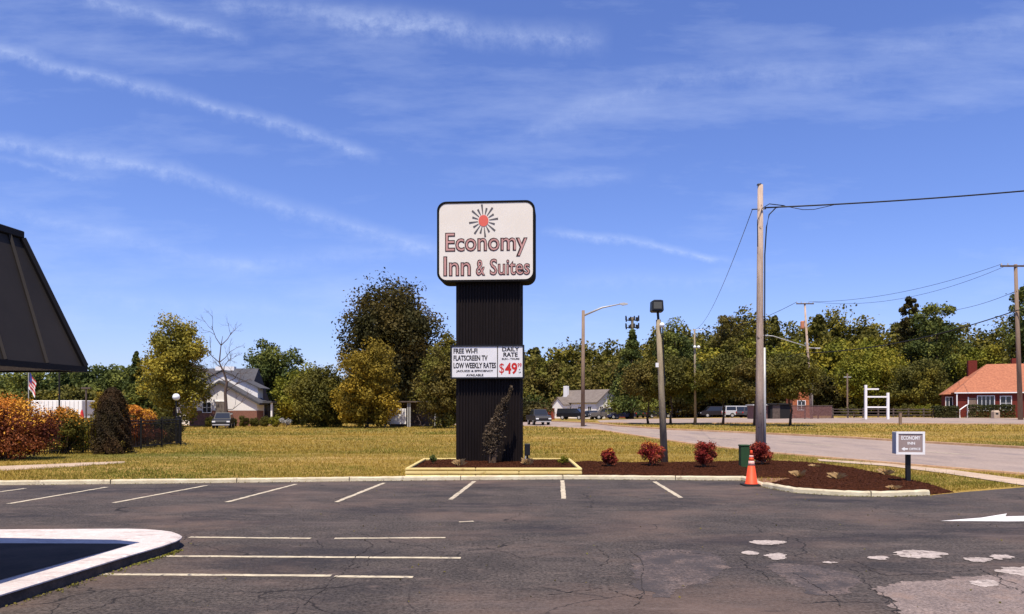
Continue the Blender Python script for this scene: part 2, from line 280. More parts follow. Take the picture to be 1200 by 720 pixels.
class MB:
    def __init__(s): s.v = []; s.f = []
    def add(s, vs_, fs):
        n = len(s.v); s.v += [Vector(q) for q in vs_]; s.f += [tuple(i + n for i in f) for f in fs]; return s
    def box(s, x0, x1, y0, y1, z0, z1, bev=0):
        if bev <= 0:
            return s.add([(x0,y0,z0),(x1,y0,z0),(x1,y1,z0),(x0,y1,z0),(x0,y0,z1),(x1,y0,z1),(x1,y1,z1),(x0,y1,z1)],
                [(3,2,1,0),(4,5,6,7),(0,1,5,4),(1,2,6,5),(2,3,7,6),(3,0,4,7)])
        b = bev; rings = []
        for z, i in ((z0, b), (z0 + b, 0), (z1 - b, 0), (z1, b)):
            rings.append([(x0+b+i*0, y0+i, z),(x1-b, y0+i, z),(x1-i, y0+b, z),(x1-i, y1-b, z),(x1-b, y1-i, z),(x0+b, y1-i, z),(x0+i, y1-b, z),(x0+i, y0+b, z)])
        return s.loft(rings)
    def loft(s, rings, cap=True):
        n = len(rings[0]); vs_ = [p for r in rings for p in r]; fs = []
        for i in range(len(rings) - 1):
            for j in range(n):
                k = (j + 1) % n; fs.append((i*n+j, i*n+k, (i+1)*n+k, (i+1)*n+j))
        if cap: fs.append(tuple(reversed(range(n)))); fs.append(tuple((len(rings)-1)*n + j for j in range(n)))
        return s.add(vs_, fs)
    def tube(s, pts, rad, n=8):
        pts = [Vector(p) for p in pts]
        if not hasattr(rad, '__len__'): rad = [rad] * len(pts)
        rings = []
        for i, p in enumerate(pts):
            d = (pts[min(i+1, len(pts)-1)] - pts[max(i-1, 0)]).normalized()
            a = d.cross(Vector((0, 0, 1)) if abs(d.z) < .9 else Vector((1, 0, 0))).normalized(); b = d.cross(a)
            rings.append([p + (a * math.cos(2*math.pi*j/n) + b * math.sin(2*math.pi*j/n)) * rad[i] for j in range(n)])
        return s.loft(rings)
    def prism(s, poly, y0, y1, axis='y'):
        n = len(poly)
        if axis == 'y': a = [(p[0], y0, p[1]) for p in poly]; b = [(p[0], y1, p[1]) for p in poly]
        elif axis == 'x': a = [(y0, p[0], p[1]) for p in poly]; b = [(y1, p[0], p[1]) for p in poly]
        else: a = [(p[0], p[1], y0) for p in poly]; b = [(p[0], p[1], y1) for p in poly]
        return s.loft([a, b])
    def slab(s, quad, t):
        """thick slab: quad (any planar polygon) extruded by -normal*t"""
        q = [Vector(p) for p in quad]; nrm = (q[1]-q[0]).cross(q[2]-q[0]).normalized()
        return s.loft([[p - nrm * t for p in q], q])
    def sphere(s, c, r, n=12, m=8, sz=1):
        rings = []
        for i in range(1, m):
            a = math.pi * i / m
            rings.append([(c[0]+r*math.sin(a)*math.cos(2*math.pi*j/n), c[1]+r*math.sin(a)*math.sin(2*math.pi*j/n), c[2]-r*sz*math.cos(a)) for j in range(n)])
        return s.loft(rings)
    def build(s, name, m, parent=None, smooth=False):
        o = meshobj(name, s.v, s.f, m, parent, smooth)
        return o
def struct(o): o['kind'] = 'structure'; return o
def fixnormals(o):
    import bmesh
    b = bmesh.new(); b.from_mesh(o.data); bmesh.ops.recalc_face_normals(b, faces=b.faces); b.to_mesh(o.data); b.free(); return o
# ------------------------------------------------------------------ ground sheets
gx = np.concatenate([[-3000, -1200, -500, -250, -150, -100, -80], np.arange(-66, 92, 2.0), [100, 130, 180, 300, 600, 1300, 3000]])
gy = np.concatenate([[-200, -60], np.arange(-20, 160, 2.0), [170, 190, 220, 280, 400, 700, 1300, 4000]])
XX, YY = np.meshgrid(gx, gy); ZZ = tz(XX, YY); ZZ = np.where(YY < 16.5, ZZ - .04, ZZ)
ny, nx = XX.shape; idx = np.arange(nx * ny).reshape(ny, nx)
gf = np.stack([idx[:-1, :-1], idx[:-1, 1:], idx[1:, 1:], idx[1:, :-1]], -1).reshape(-1, 4)
struct(meshobj('ground', np.stack([XX, YY, ZZ], -1).reshape(-1, 3), gf, MT['soil'], smooth=True))
def resample(pts, n):
    pts = [Vector(p) for p in pts]; d = [0]
    for a, b in zip(pts, pts[1:]): d.append(d[-1] + (b - a).length)
    out = []
    for i in range(n):
        t = d[-1] * i / (n - 1)
        k = max(j for j in range(len(d)) if d[j] <= t + 1e-9); k = min(k, len(pts) - 2)
        f_ = (t - d[k]) / max(d[k+1] - d[k], 1e-9); out.append(pts[k].lerp(pts[k+1], f_))
    return out
def pxline(l): return [G(*p) for p in l]
def strip(name, A, B, m, off, n=60, w_=6):
    a = resample(A, n); b = resample(B, n); vs_ = []; fs = []
    for i in range(n):
        for j in range(w_ + 1):
            p = a[i].lerp(b[i], j / w_); vs_.append((p.x, p.y, float(tz(p.x, p.y)) + off))
    for i in range(n - 1):
        for j in range(w_):
            k = i * (w_ + 1) + j; fs.append((k, k + 1, k + w_ + 2, k + w_ + 1))
    o = meshobj(name, vs_, fs, m, smooth=True); return struct(o)
def flat(name, pts, m, z):
    tri = tessellate_polygon([[Vector((p[0], p[1], 0)) for p in pts]]); out = []
    for a, b, c in tri:
        A_, B_, C_ = pts[a], pts[b], pts[c]
        out.append((a, b, c) if (B_[0]-A_[0])*(C_[1]-A_[1]) - (B_[1]-A_[1])*(C_[0]-A_[0]) > 0 else (a, c, b))
    return struct(meshobj(name, [(p[0], p[1], z) for p in pts], out, m))
# parking lot
edge_px = [(-700, 577), (-300, 572.5), (0, 569), (240, 566.5), (480, 563.5), (670, 562), (800, 563), (868, 563.5), (882, 567), (893, 571.5), (930, 578), (990, 582), (1040, 582.8), (1090, 581), (1130, 577), (1200, 571.5), (1330, 563), (1500, 553)]
EDGE = pxline(edge_px)
lot = [(-45, -12)] + [(p.x, p.y) for p in EDGE] + [(24, -12)]
flat('parking_lot', [(a, b) for a, b in reversed(lot)], MT['asphalt'], .004)
def jag(pts, amt, per=4):
    out = []
    for i in range(len(pts)):
        a, b = Vector(pts[i][:2]).to_3d(), Vector(pts[(i+1) % len(pts)][:2]).to_3d()
        for j in range(per):
            p = a.lerp(b, j / per); out.append((p.x + random.uniform(-amt, amt), p.y + random.uniform(-amt, amt)))
    return out
def blob(name, pxs, m, z, amt=.05, per=4):
    pts = [G(*p) for p in pxs]
    for _ in range(1):                                   # round the corners, then roughen the rim
        pts = [q for i in range(len(pts)) for q in (pts[i].lerp(pts[(i+1) % len(pts)], .25), pts[i].lerp(pts[(i+1) % len(pts)], .75))]
    q = [(p.x, p.y) for p in pts]
    for _ in range(3):                                   # midpoint displacement of the rim
        o = []
        for i in range(len(q)):
            (ax, ay), (bx, by) = q[i], q[(i+1) % len(q)]; k_ = max(-.38, min(.38, random.gauss(0, .2))); o += [q[i], ((ax+bx)/2 - (by-ay)*k_, (ay+by)/2 + (bx-ax)*k_)]
        q = o
    return flat(name, q, m, z)
blob('faded_asphalt', [(735, 650), (775, 644), (830, 646), (850, 656), (842, 676), (800, 690), (770, 705), (748, 690), (742, 668)], MT['faded'], .006, .06)
blob('faded_asphalt', [(900, 660), (960, 664), (1010, 676), (1000, 690), (970, 702), (935, 690), (905, 672)], MT['faded'], .006, .05)
blob('worn_asphalt', [(1015, 690), (1060, 683), (1110, 681), (1150, 676), (1180, 672), (1240, 668), (1300, 700), (1320, 760), (1180, 760), (1062, 726), (1050, 712), (1032, 696)], MT['worn'], .008, .04, 6)
for bpx in ([(876, 636.5), (885, 634.5), (905, 634), (923, 636), (915, 639), (890, 639.5)],
            [(868, 648), (880, 646), (891, 649), (887, 652), (872, 651)],
            [(897, 650), (915, 649), (922, 653), (915, 658), (900, 656)],
            [(1016, 653.5), (1030, 652), (1045, 654.5), (1035, 658), (1018, 656)],
            [(1042, 650), (1058, 646), (1085, 646), (1116, 650), (1100, 656), (1060, 655)],
            [(1128, 655), (1160, 655), (1165, 658), (1150, 660.5), (1132, 658)],
            [(1156, 652), (1180, 651), (1192, 655), (1170, 658)],
            [(1161, 670), (1180, 666), (1210, 665), (1250, 672), (1230, 680), (1190, 676)],
            [(962, 660), (975, 659), (985, 661), (970, 662)],
            [(1136, 683), (1160, 680), (1175, 685), (1160, 690), (1145, 689)]):
    blob('pale_asphalt_patch', bpx, MT['whitepatch'], .012, .022, 3)
# painted stall lines
def stripe_pts(a, b, wd, z, jagd=.006):
    a = Vector((a.x, a.y, 0)); b = Vector((b.x, b.y, 0)); d = (b - a).normalized(); nrm = Vector((-d.y, d.x, 0)) * wd / 2; n = max(2, int((b - a).length / .15))
    Lp = [a.lerp(b, i / n) + nrm * (1 + random.uniform(-.18, .18)) for i in range(n + 1)]; Rp = [a.lerp(b, i / n) - nrm * (1 + random.uniform(-.18, .18)) for i in range(n + 1)]
    return Lp, Rp
lm = MB()
for a, b in (((347, 568), (266, 589)), ((450, 566.5), (394, 589)), ((556, 564.5), (528, 586)), ((659, 563.5), (660.5, 585)), ((767, 565), (798, 584)),
             ((242, 569.5), (133, 590)), ((125, 571.5), (10, 591)), ((30, 573), (-110, 592)), ((-80, 575), (-240, 594)),
             ((222, 630.5), (364, 632)), ((392, 632), (522, 631)), ((160, 652.5), (540, 655)), ((94, 674), (388, 676)), ((392, 676.5), (484, 677.5)), ((538, 612.5), (555, 611.8)),
             ):
    A, B = G(*a), G(*b); Lp, Rp = stripe_pts(A, B, .10 if a[1] > 600 else .11, 0)
    n = len(Lp); lm.add([(p.x, p.y, .009) for p in Lp + Rp], [(i, i + n, i + n + 1, i + 1) for i in range(n - 1)])
struct(lm.build('stall_lines', MT['paint']))
arr = [G(*p) for p in [(1102, 611.5), (1150, 607.5), (1180, 602.5), (1178, 606), (1260, 604), (1260, 611.5), (1180, 612)]]
flat('painted_arrow', [(p.x, p.y) for p in reversed(arr)], MT['arrow'], .010)
ck = MB()
def crack(pxs, wd=.018, j=.05):
    wd *= .55; P_ = [G(*p) for p in pxs]; q = [Vector((p.x, p.y, 0)) for p in P_]
    for _ in range(4): q = [c for i in range(len(q)-1) for c in (q[i], (q[i]+q[i+1])/2 + Vector((random.gauss(0, j), random.gauss(0, j), 0)))] + [q[-1]]; j *= .55
    n = len(q); vs_ = []
    for i, p in enumerate(q):
        d = (q[min(i+1, n-1)] - q[max(i-1, 0)]).normalized(); w2 = wd*random.uniform(.25, 1)*(1 if 0 < i < n-1 else .1); vs_ += [(p.x-d.y*w2, p.y+d.x*w2, .0105), (p.x+d.y*w2, p.y-d.x*w2, .0105)]
    ck.add(vs_, [(2*i, 2*i+1, 2*i+3, 2*i+2) for i in range(n-1) if random.random() > .14])
for a in ([(335, 725), (375, 695), (405, 668), (420, 650), (428, 632)], [(405, 668), (430, 664), (455, 645)], [(700, 640), (712, 652), (706, 664)], [(738, 645), (752, 690), (742, 712)], [(760, 642), (800, 648), (850, 652)],
          [(920, 646), (955, 651), (1000, 658), (1012, 664)], [(930, 672), (960, 690), (985, 712)], [(1020, 690), (1042, 702), (1052, 722)], [(1012, 664), (1040, 676), (1100, 672)], [(1170, 672), (1182, 690), (1200, 697)], [(1100, 672), (1150, 668), (1200, 690)],
          [(840, 600), (900, 596), (960, 599)], [(560, 640), (610, 655), (650, 650)], [(866, 655), (880, 668), (900, 680)], [(180, 605), (240, 600), (330, 606)], [(640, 700), (700, 690), (760, 704)]): crack(a)
struct(ck.build('asphalt_cracks', mat('crack', (.022, .018, .017), 1, (.05, .04, .036), 6)))
# kerbs
def kerb(name, pts, m, wdt=.16, h=.115, seg=3.0):
    pts = [Vector((p.x, p.y, 0)) for p in pts]; n = len(pts); rings = []
    for i, p in enumerate(pts):
        d = (pts[min(i+1, n-1)] - pts[max(i-1, 0)]).normalized(); q = Vector((-d.y, d.x, 0)); z = float(tz(p.x, p.y))
        def at(s, zz): r = p + q * s; return (r.x, r.y, z + zz)
        wob = random.uniform(-.006, .006)
        rings.append([at(0, -.03), at(.012, h - .03), at(.035, h + wob), at(wdt - .02, h + wob), at(wdt, h - .02), at(wdt, -.03)])
    k = MB().loft(rings); o = k.build(name, m); return struct(o)
kerb('kerb', resample(EDGE[:9], 200), MT['kerb'])
kerb('island_kerb', resample(EDGE[9:14], 40), MT['kerb'], .16, .12)
kerb('return_kerb', resample([G(868, 563.3), G(882, 566.5), G(892, 571)], 8), MT['kerb'], .14, .08)
flat('concrete_apron', [(p.x, p.y) for p in reversed([G(874, 560), G(930, 560), G(925, 566), G(897, 569), G(886, 566)])], mat('brown_concrete', (.30, .14, .085), .9, (.20, .10, .06), 4), .02)
jn = MB()
def joints(pts, w0, h, gap=3.0):
    q = resample([Vector((p.x, p.y, 0)) for p in pts], 400); acc = 0
    for a, b in zip(q, q[1:]):
        acc += (b-a).length
        if acc > gap:
            acc = random.uniform(-.3, .2); d = (b-a).normalized(); n_ = Vector((-d.y, d.x, 0)); g = .009
            c = [a - n_*.003 - d*g, a - n_*.003 + d*g, a + n_*w0 + d*g, a + n_*w0 - d*g]
            jn.loft([[(p.x, p.y, .0) for p in c], [(p.x, p.y, h) for p in c]])
joints(EDGE[:9], .163, .119); joints(EDGE[9:14], .163, .124)
struct(jn.build('kerb_joints', mat('joint', (.05, .04, .035), 1)))
# roads
near_near = pxline([(1500, 582), (1330, 567), (1200, 556), (1050, 543.5), (900, 530.5), (820, 521.5), (760, 512.5), (700, 503.5), (640, 500), (540, 498), (440, 497)])
near_far = pxline([(1500, 546), (1330, 535), (1200, 526.5), (1000, 514.5), (900, 509.5), (780, 504.0), (720, 500), (690, 496.5), (640, 494), (540, 492.5), (440, 492)])
strip('road', near_near, near_far, MT['road'], .012, 90, 10)
far_near = pxline([(1500, 500), (1330, 499), (1200, 498), (1000, 496.8), (850, 496.5), (760, 497), (705, 496)])
far_far = pxline([(1500, 491.5), (1330, 491), (1200, 490.6), (1000, 490), (850, 490.3), (760, 491.3), (700, 493.2)])
strip('far_road', far_near, far_far, MT['road'], .012, 80, 8)
def kerbline(name, pts, m, wdt, h, n=100, side=1):
    p = resample(pts, n); vs_ = []; fs = []
    for i in range(n):
        d = (p[min(i+1, n-1)] - p[max(i-1, 0)]); d.z = 0; d.normalize(); q = Vector((-d.y, d.x, 0)) * side
        for s, zz in ((0, .0), (.02, h), (wdt, h), (wdt + .02, 0)):
            r = p[i] + q * s; vs_.append((r.x, r.y, float(tz(r.x, r.y)) + zz))
    for i in range(n - 1):
        for j in range(3): k = i * 4 + j; fs.append((k, k + 4, k + 5, k + 1))
    return struct(meshobj(name, vs_, fs, m))
tanc = mat('tan_gutter', (.46, .29, .16), .95, (.34, .19, .10), 1.2); speckle(tanc, 8, 1, .8, 1.2)
kerbline('road_kerb', near_far[:9], tanc, .45, .12, side=-1)
kerbline('road_edge', near_near[:9], tanc, .25, .05, side=1)
kerbline('far_road_kerb', far_near, tanc, .3, .1, side=1)
kerbline('far_road_verge', far_far, mat('sand_verge', (.55, .40, .25), 1, (.42, .28, .16), .8), .9, .03, side=-1)
ln = MB()
def roadline(t0, t1, f_, wd=.1):
    a = resample(near_near, 90); b = resample(near_far, 90)
    i0, i1 = int(t0 * 89), int(t1 * 89); P_ = [a[i].lerp(b[i], f_) for i in range(i0, i1 + 1)]; vs_ = []
    for p in P_:
        for s in (-wd, wd): vs_.append((p.x + s, p.y, float(tz(p.x, p.y)) + .020))
    ln.add(vs_, [(2*i, 2*i+1, 2*i+3, 2*i+2) for i in range(len(P_) - 1)])
for t in (0.02, .09, .16, .23, .30, .37): roadline(t, t + .035, .5)
struct(ln.build('road_lane_lines', MT['paint']))
# footpaths
strip('footpath', pxline([(960, 541), (1040, 547), (1110, 556), (1200, 570), (1300, 586)]), pxline([(958, 538.7), (1040, 544.2), (1112, 551), (1205, 563.5), (1310, 577)]), MT['concrete'], .022, 40, 2)
strip('garden_path', pxline([(-120, 556.5), (0, 552.5), (50, 549.5), (100, 546.3), (145, 543.3)]), pxline([(-120, 550), (0, 546.8), (50, 544.8), (100, 542.5), (147, 541.2)]), MT['concrete'], .010, 30, 2)
# ------------------------------------------------------------------ polygons, mulch, scattered stuff
def inpoly(x, y, poly):
    c = np.zeros(x.shape, bool); n = len(poly); j = n - 1
    for i in range(n):
        xi, yi = poly[i][:2]; xj, yj = poly[j][:2]
        c ^= ((yi > y) != (yj > y)) & (x < (xj - xi) * (y - yi) / (yj - yi + 1e-12) + xi); j = i
    return c
def polydist(x, y, poly):
    d = np.full(x.shape, 1e9); n = len(poly)
    for i in range(n):
        ax, ay = poly[i][:2]; bx, by = poly[(i+1) % n][:2]; L2 = (bx-ax)**2 + (by-ay)**2 + 1e-12
        t = np.clip(((x-ax)*(bx-ax) + (y-ay)*(by-ay)) / L2, 0, 1); d = np.minimum(d, np.hypot(x-ax-t*(bx-ax), y-ay-t*(by-ay)))
    return d
def lumps(x, y, k):
    return sum(np.sin(x*a+b)*np.sin(y*c+d) for a, b, c, d in [(3.1*k, 1, 2.7*k, 2), (7.3*k, 3, 6.1*k, 1), (13*k, 5, 15*k, 4), (5*k, 2, 11*k, 7)]) / 4
def mound(name, poly, hmax, slope, m, base=0.0, cell=.07, chips=4000):
    xs = [p[0] for p in poly]; ys = [p[1] for p in poly]
    X, Y = np.meshgrid(np.arange(min(xs), max(xs) + cell, cell), np.arange(min(ys), max(ys) + cell, cell))
    ins = inpoly(X, Y, poly); d = polydist(X, Y, poly); d = np.where(ins, d, 0)
    Z = base + np.minimum(d * slope, hmax) + lumps(X, Y, 1) * .02 * np.clip(d * 5, 0, 1) + rng.normal(0, .008, X.shape) * np.clip(d*8, 0, 1) + np.where(ins, .01, -.03)
    n0, n1 = X.shape; id_ = np.arange(n0*n1).reshape(n0, n1)
    keep = ins[:-1, :-1] | ins[1:, 1:] | ins[:-1, 1:] | ins[1:, :-1]
    fq = np.stack([id_[:-1, :-1], id_[:-1, 1:], id_[1:, 1:], id_[1:, :-1]], -1)[keep]
    vs_ = np.stack([X, Y, Z], -1).reshape(-1, 3)
    # loose wood chips
    cx_ = rng.uniform(min(xs), max(xs), chips); cy_ = rng.uniform(min(ys), max(ys), chips); ok = inpoly(cx_, cy_, poly); cx_ = cx_[ok]; cy_ = cy_[ok]
    dd = polydist(cx_, cy_, poly); cz_ = base + np.minimum(dd * slope, hmax) + lumps(cx_, cy_, 1)*.02 + .025
    q, f2 = quads(np.stack([cx_, cy_, cz_], -1), rng.uniform(.02, .055, len(cx_)), .3, None, .6)
    o = meshobj(name, vs_, fq, m, smooth=True); tagset(o, kind='stuff')
    o2 = meshobj('wood_chips', q, f2, MT['chip']); tagset(o2, kind='stuff'); return o
def quads(P, size, aspect=.6, nrm=None, rnd=1.0):
    n = len(P); r = rng.normal(size=(n, 3))
    if nrm is None: nn = np.tile([0, 0, 1.0], (n, 1)) + r * rnd
    else: nn = nrm + r * rnd
    nn /= np.linalg.norm(nn, axis=1, keepdims=True) + 1e-9
    t = rng.normal(size=(n, 3)); a = np.cross(nn, t); a /= np.linalg.norm(a, axis=1, keepdims=True) + 1e-9; b = np.cross(nn, a)
    s = np.asarray(size).reshape(-1, 1) * np.ones((n, 1)); a = a * s * .5; b = b * s * .5 * aspect
    fold = nn * s * .12
    V = np.stack([P - a, P - b * 1.0 + fold, P + a, P + b + fold], 1).reshape(-1, 3)     # kite-shaped leaf, slightly cupped
    return V, np.arange(n * 4).reshape(n, 4)
ISL = [G(*p) for p in [(897, 570), (930, 576.5), (990, 580.3), (1040, 581), (1087, 579.5), (1118, 577), (1098, 572), (1075, 566.5), (1045, 560), (1010, 553), (975, 548), (940, 545), (905, 543.5), (872, 545), (870, 556), (880, 561.5), (925, 561.5), (925, 565.5), (900, 567.8)]]
BED = [G(*p) for p in [(674, 560), (740, 560.3), (800, 561), (868, 561.5), (880, 557), (888, 544), (840, 545), (790, 546), (740, 546.5), (700, 545), (674, 543)]]
mound('mulch', ISL, .13, .35, MT['mulch'], chips=9000); mound('mulch', BED, .12, .3, MT['mulch'], .03, chips=9000)
# grass
PL = (-3.08, 2.02, 21.28, 25.72)
roadpoly = [(p.x, p.y) for p in near_near] + [(p.x, p.y) for p in reversed(near_far)]
farpoly = [(p.x, p.y) for p in far_near] + [(p.x, p.y) for p in reversed(far_far)]
pathpoly = [tuple(G(*p)[:2]) for p in [(958, 541.5), (1040, 547.5), (1110, 556.5), (1200, 570.5), (1300, 587), (1310, 576.5), (1205, 563), (1112, 550.5), (1040, 543.8), (958, 538.5)]]
gpath = [tuple(G(*p)[:2]) for p in [(-120, 555.5), (0, 551.5), (50, 548.5), (100, 545.5), (140, 543), (147, 541.2), (100, 542.6), (50, 545), (0, 547), (-120, 550)]]
lotpoly = lot
def grassmesh(n, x0, x1, y0, y1, h0, h1, wd, thr=-.9):
    # distribute evenly in view: density falls with distance
    Y = y0 * (y1 / y0) ** rng.random(n); X = (rng.uniform(x0, x1, n)) * Y / F
    ok = np.ones(n, bool)
    for pl in (roadpoly, farpoly, pathpoly, gpath, lotpoly, [p[:2] for p in ISL], [p[:2] for p in BED]): ok &= ~inpoly(X, Y, pl)
    for pl in (gpath,): ok &= polydist(X, Y, pl) > .05
    for pl in (roadpoly, farpoly): ok &= polydist(X, Y, pl) > .5
    ok &= (polydist(X, Y, lotpoly) > .2)
    ok &= ~((X > PL[0]) & (X < PL[1]) & (Y > PL[2]) & (Y < PL[3]))
    ok &= lumps(X*.5, Y, .45) > -.12 - rng.random(n) * .55
    X = X[ok]; Y = Y[ok]; n = len(X); Z = tz(X, Y)
    h = rng.uniform(h0, h1, n) * (1 + .8 * lumps(X, Y, .5)); a = rng.uniform(0, math.pi, n); w2 = wd * rng.uniform(.6, 1.4, n)
    lx = rng.normal(0, .5, n) * h; ly = rng.normal(0, .5, n) * h
    V = np.stack([np.stack([X - np.cos(a)*w2, Y - np.sin(a)*w2, Z - .01], -1), np.stack([X + np.cos(a)*w2, Y + np.sin(a)*w2, Z - .01], -1), np.stack([X + lx, Y + ly, Z + h], -1)], 1).reshape(-1, 3)
    return V, n
Vs = []; tot = 0
for a in ((190000, -640, 660, 17, 34, .03, .085, .010), (110000, -640, 640, 33, 60, .05, .12, .018), (60000, -640, 640, 58, 100, .07, .17, .035), (2500, -640, 640, 20.5, 45, .12, .26, .008)):
    V, n = grassmesh(*a); Vs.append(V); tot += n
tagset(meshobj('grass', np.concatenate(Vs), np.arange(tot * 3).reshape(-1, 3), MT['grass']), kind='stuff')
# ------------------------------------------------------------------ vegetation builders
def fibdirs(n):
    d = rng.normal(size=(n, 3)); return d / np.linalg.norm(d, axis=1, keepdims=True)
def crown_pts(n, clumps, r, shell=.55):
    """leaves spread over clump shells -> positions, outward normals"""
    k = rng.integers(0, len(clumps), n); d = fibdirs(n); rr = r[k] * (shell + (1 - shell) * rng.random(n) ** .5)
    sq = np.array([1, 1, .8]); P = clumps[k] + d * sq * rr[:, None] + rng.normal(0, 1, (n, 3)) * (r[k] * .20)[:, None]
    loose = rng.random(n) < .12                                  # stray twigs between and beyond the boughs
    P[loose] += rng.normal(0, 1, (loose.sum(), 3)) * (r[k][loose] * .30)[:, None]
    return P, d
def make_clumps(kind, h, wd, nc):
    """clump centres inside the crown envelope of a tree with height h, width wd"""
    R = wd / 2; out = []; rad = []; nc = int(nc * 1.9)
    while len(out) < nc:
        if kind == 'round':
            d = fibdirs(1)[0] * (rng.random() ** .38); c = np.array([d[0]*R*.86, d[1]*R*.86, h*.56 + d[2]*h*.40]); r_ = R * rng.uniform(.24, .38)
        elif kind == 'tall':
            d = fibdirs(1)[0] * (rng.random() ** .4); z = h*.53 + d[2]*h*.45; f_ = 1 - .45*max(0, (z/h - .5)); c = np.array([d[0]*R*.88*f_, d[1]*R*.88*f_, z]); r_ = R * rng.uniform(.24, .40)
        elif kind == 'cone':
            t = rng.random() ** 1.3; a = rng.uniform(0, 6.28); q = (1 - t) * R * .9 * rng.uniform(.5, 1); c = np.array([math.cos(a)*q, math.sin(a)*q, h*.12 + t*h*.86]); r_ = R * (.12 + .30*(1-t)) * rng.uniform(.7, 1.1)
        elif kind == 'low':
            d = fibdirs(1)[0] * (rng.random() ** .4); c = np.array([d[0]*R*.88, d[1]*R*.88, h*.46 + d[2]*h*.46]); r_ = R * rng.uniform(.22, .36)
        elif kind == 'street':
            d = fibdirs(1)[0] * (rng.random() ** .42); c = np.array([d[0]*R*.88, d[1]*R*.88, h*.66 + d[2]*h*.29]); r_ = R * rng.uniform(.22, .34)
        elif kind == 'pine':
            t = rng.random(); a = rng.uniform(0, 6.28); q = R * .85 * math.sin(math.pi * (.25 + .7*t)) * rng.uniform(.3, 1); c = np.array([math.cos(a)*q, math.sin(a)*q, h*(.45 + .52*t)]); r_ = R * rng.uniform(.14, .26)
        out.append(c); rad.append(r_ * rng.uniform(.55, .95))
    return np.array(out), np.array(rad)
def limbs(h, wd, clumps, tr, lean=0, nl=10, forked=False):
    k = MB(); n = 8; pts = []; top = h * .8
    wx, wy = rng.normal(0, wd*.012, n), rng.normal(0, wd*.012, n); wx[0] = wy[0] = 0
    for i in range(n): t = i / (n-1); pts.append((lean*t*t + wx[i], wy[i], top * t - .1))
    k.tube(pts, [tr*(1.25 if i == 0 else 1)*(1 - .85*i/(n-1)) for i in range(n)], 7)
    sel = rng.choice(len(clumps), min(nl, len(clumps)), replace=False)
    for s in sel:
        c = Vector(clumps[s]); zt = min(max(c.z - (abs(c.x)+abs(c.y))*.6, h*.18), top*.92); t = zt / top
        b = Vector((lean*t*t, 0, zt)); md = b.lerp(c, .5) + Vector((0, 0, -.05*h*rng.random()))
        k.tube([b, md, c], [tr*(1-.8*t)*.55, tr*.28, tr*.08], 5)
    return k
def foliage_arrays(kind, h, wd, nleaf, leaf, nc=34, rnd=.75, shell=.55):
    cl, r = make_clumps(kind, h, wd, nc); P, d = crown_pts(nleaf, cl, r, shell)
    P[:, 2] = np.maximum(P[:, 2], .05)
    V, Fq = quads(P, leaf * rng.uniform(.6, 1.3, nleaf), .62, d + np.array([0, 0, .35]), rnd)
    return V, Fq, cl
def tree(name, label, cat, px, Y, top, wpx, kind, lm_, nleaf=7000, leaf=.3, nc=34, trunk=None, group=None, bark='bark', rnd=.75, base=None):
    nleaf = int(nleaf*1.8); leaf *= 1.05; nc = int(nc*1.25)
    p = GX(px, Y); z1 = CAMZ + (HY - top) * Y / F; h = (z1 - p.z) * 1.03; wd = wpx * Y / F * 1.1
    V, Fq, cl = foliage_arrays(kind, h, wd, nleaf, leaf, nc, rnd)
    t = thing(name, label, cat, p, rng.uniform(0, 6.28), group)
    limbs(h, wd, cl, trunk or h * .018).build('trunk', MT[bark], t, True)
    meshobj('crown', V, Fq, LM[lm_], t); return t
def bush(name, label, cat, loc, rx, ry, h, lm_, nleaf, leaf, nc=26, group=None, lm2=None, up=0, stems=6, z0=.12, full=False):
    t = thing(name, label, cat, loc, 0, group)
    cl = []; r = []
    for i in range(nc):
        d = fibdirs(1)[0] * (rng.random() ** .4); cl.append((d[0]*rx*.82, d[1]*ry*.82, h*(.44 if full else .5) + d[2]*h*(.42 if full else .38) + (0 if full else z0*h*.3))); r.append(min(rx, ry, h*.6) * rng.uniform(.22, .38))
    cl = np.array(cl); r = np.array(r); P, d = crown_pts(nleaf, cl, r, .5); P[:, 2] = np.abs(P[:, 2]) + .02
    k = MB()
    for i in range(stems):
        c = cl[i % len(cl)]; k.tube([(c[0]*.15, c[1]*.15, -.05), (c[0]*.5, c[1]*.5, c[2]*.5), tuple(c)], [.03*h, .02*h, .008*h], 5)
    k.build('stems', MT['stem'], t)
    dn = d + np.array([0, 0, .3])
    if lm2:
        m2 = rng.random(nleaf) < np.clip((P[:, 2]/h - up) * 2.2 + rng.normal(0, .12, nleaf), 0.03, 1)
        V, Fq = quads(P, leaf*rng.uniform(.6, 1.35, nleaf), .55, dn, .8); fo_ = meshobj('foliage', V, Fq, [LM[lm_], LM[lm2]], t); fo_.data.polygons.foreach_set('material_index', m2.astype(np.int32))
    else:
        V, Fq = quads(P, leaf*rng.uniform(.6, 1.3, nleaf), .55, dn, .8); meshobj('foliage', V, Fq, LM[lm_], t)
    return t
def tuft(label, loc, r, h, n=60, lm_='dry', name='ornamental_grass', cat='plant', group='dry plants in the mulch'):
    t = thing(name, label, cat, loc, 0, group); V = []
    for i in range(n):
        a = rng.uniform(0, 6.28); l = rng.uniform(.5, 1) * h; q = r * rng.uniform(.3, 1); bx, by = math.cos(a), math.sin(a); o = rng.normal(0, r*.12, 2); w_ = .012
        V += [(o[0]-by*w_, o[1]+bx*w_, 0), (o[0]+by*w_, o[1]-bx*w_, 0), (o[0]+bx*q*.5+by*w_, o[1]+by*q*.5-bx*w_, l*.8), (o[0]+bx*q, o[1]+by*q, l*rng.uniform(.6, 1))]
    meshobj('blades', np.array(V), np.arange(n*4).reshape(n, 4), LM[lm_], t)
    return t
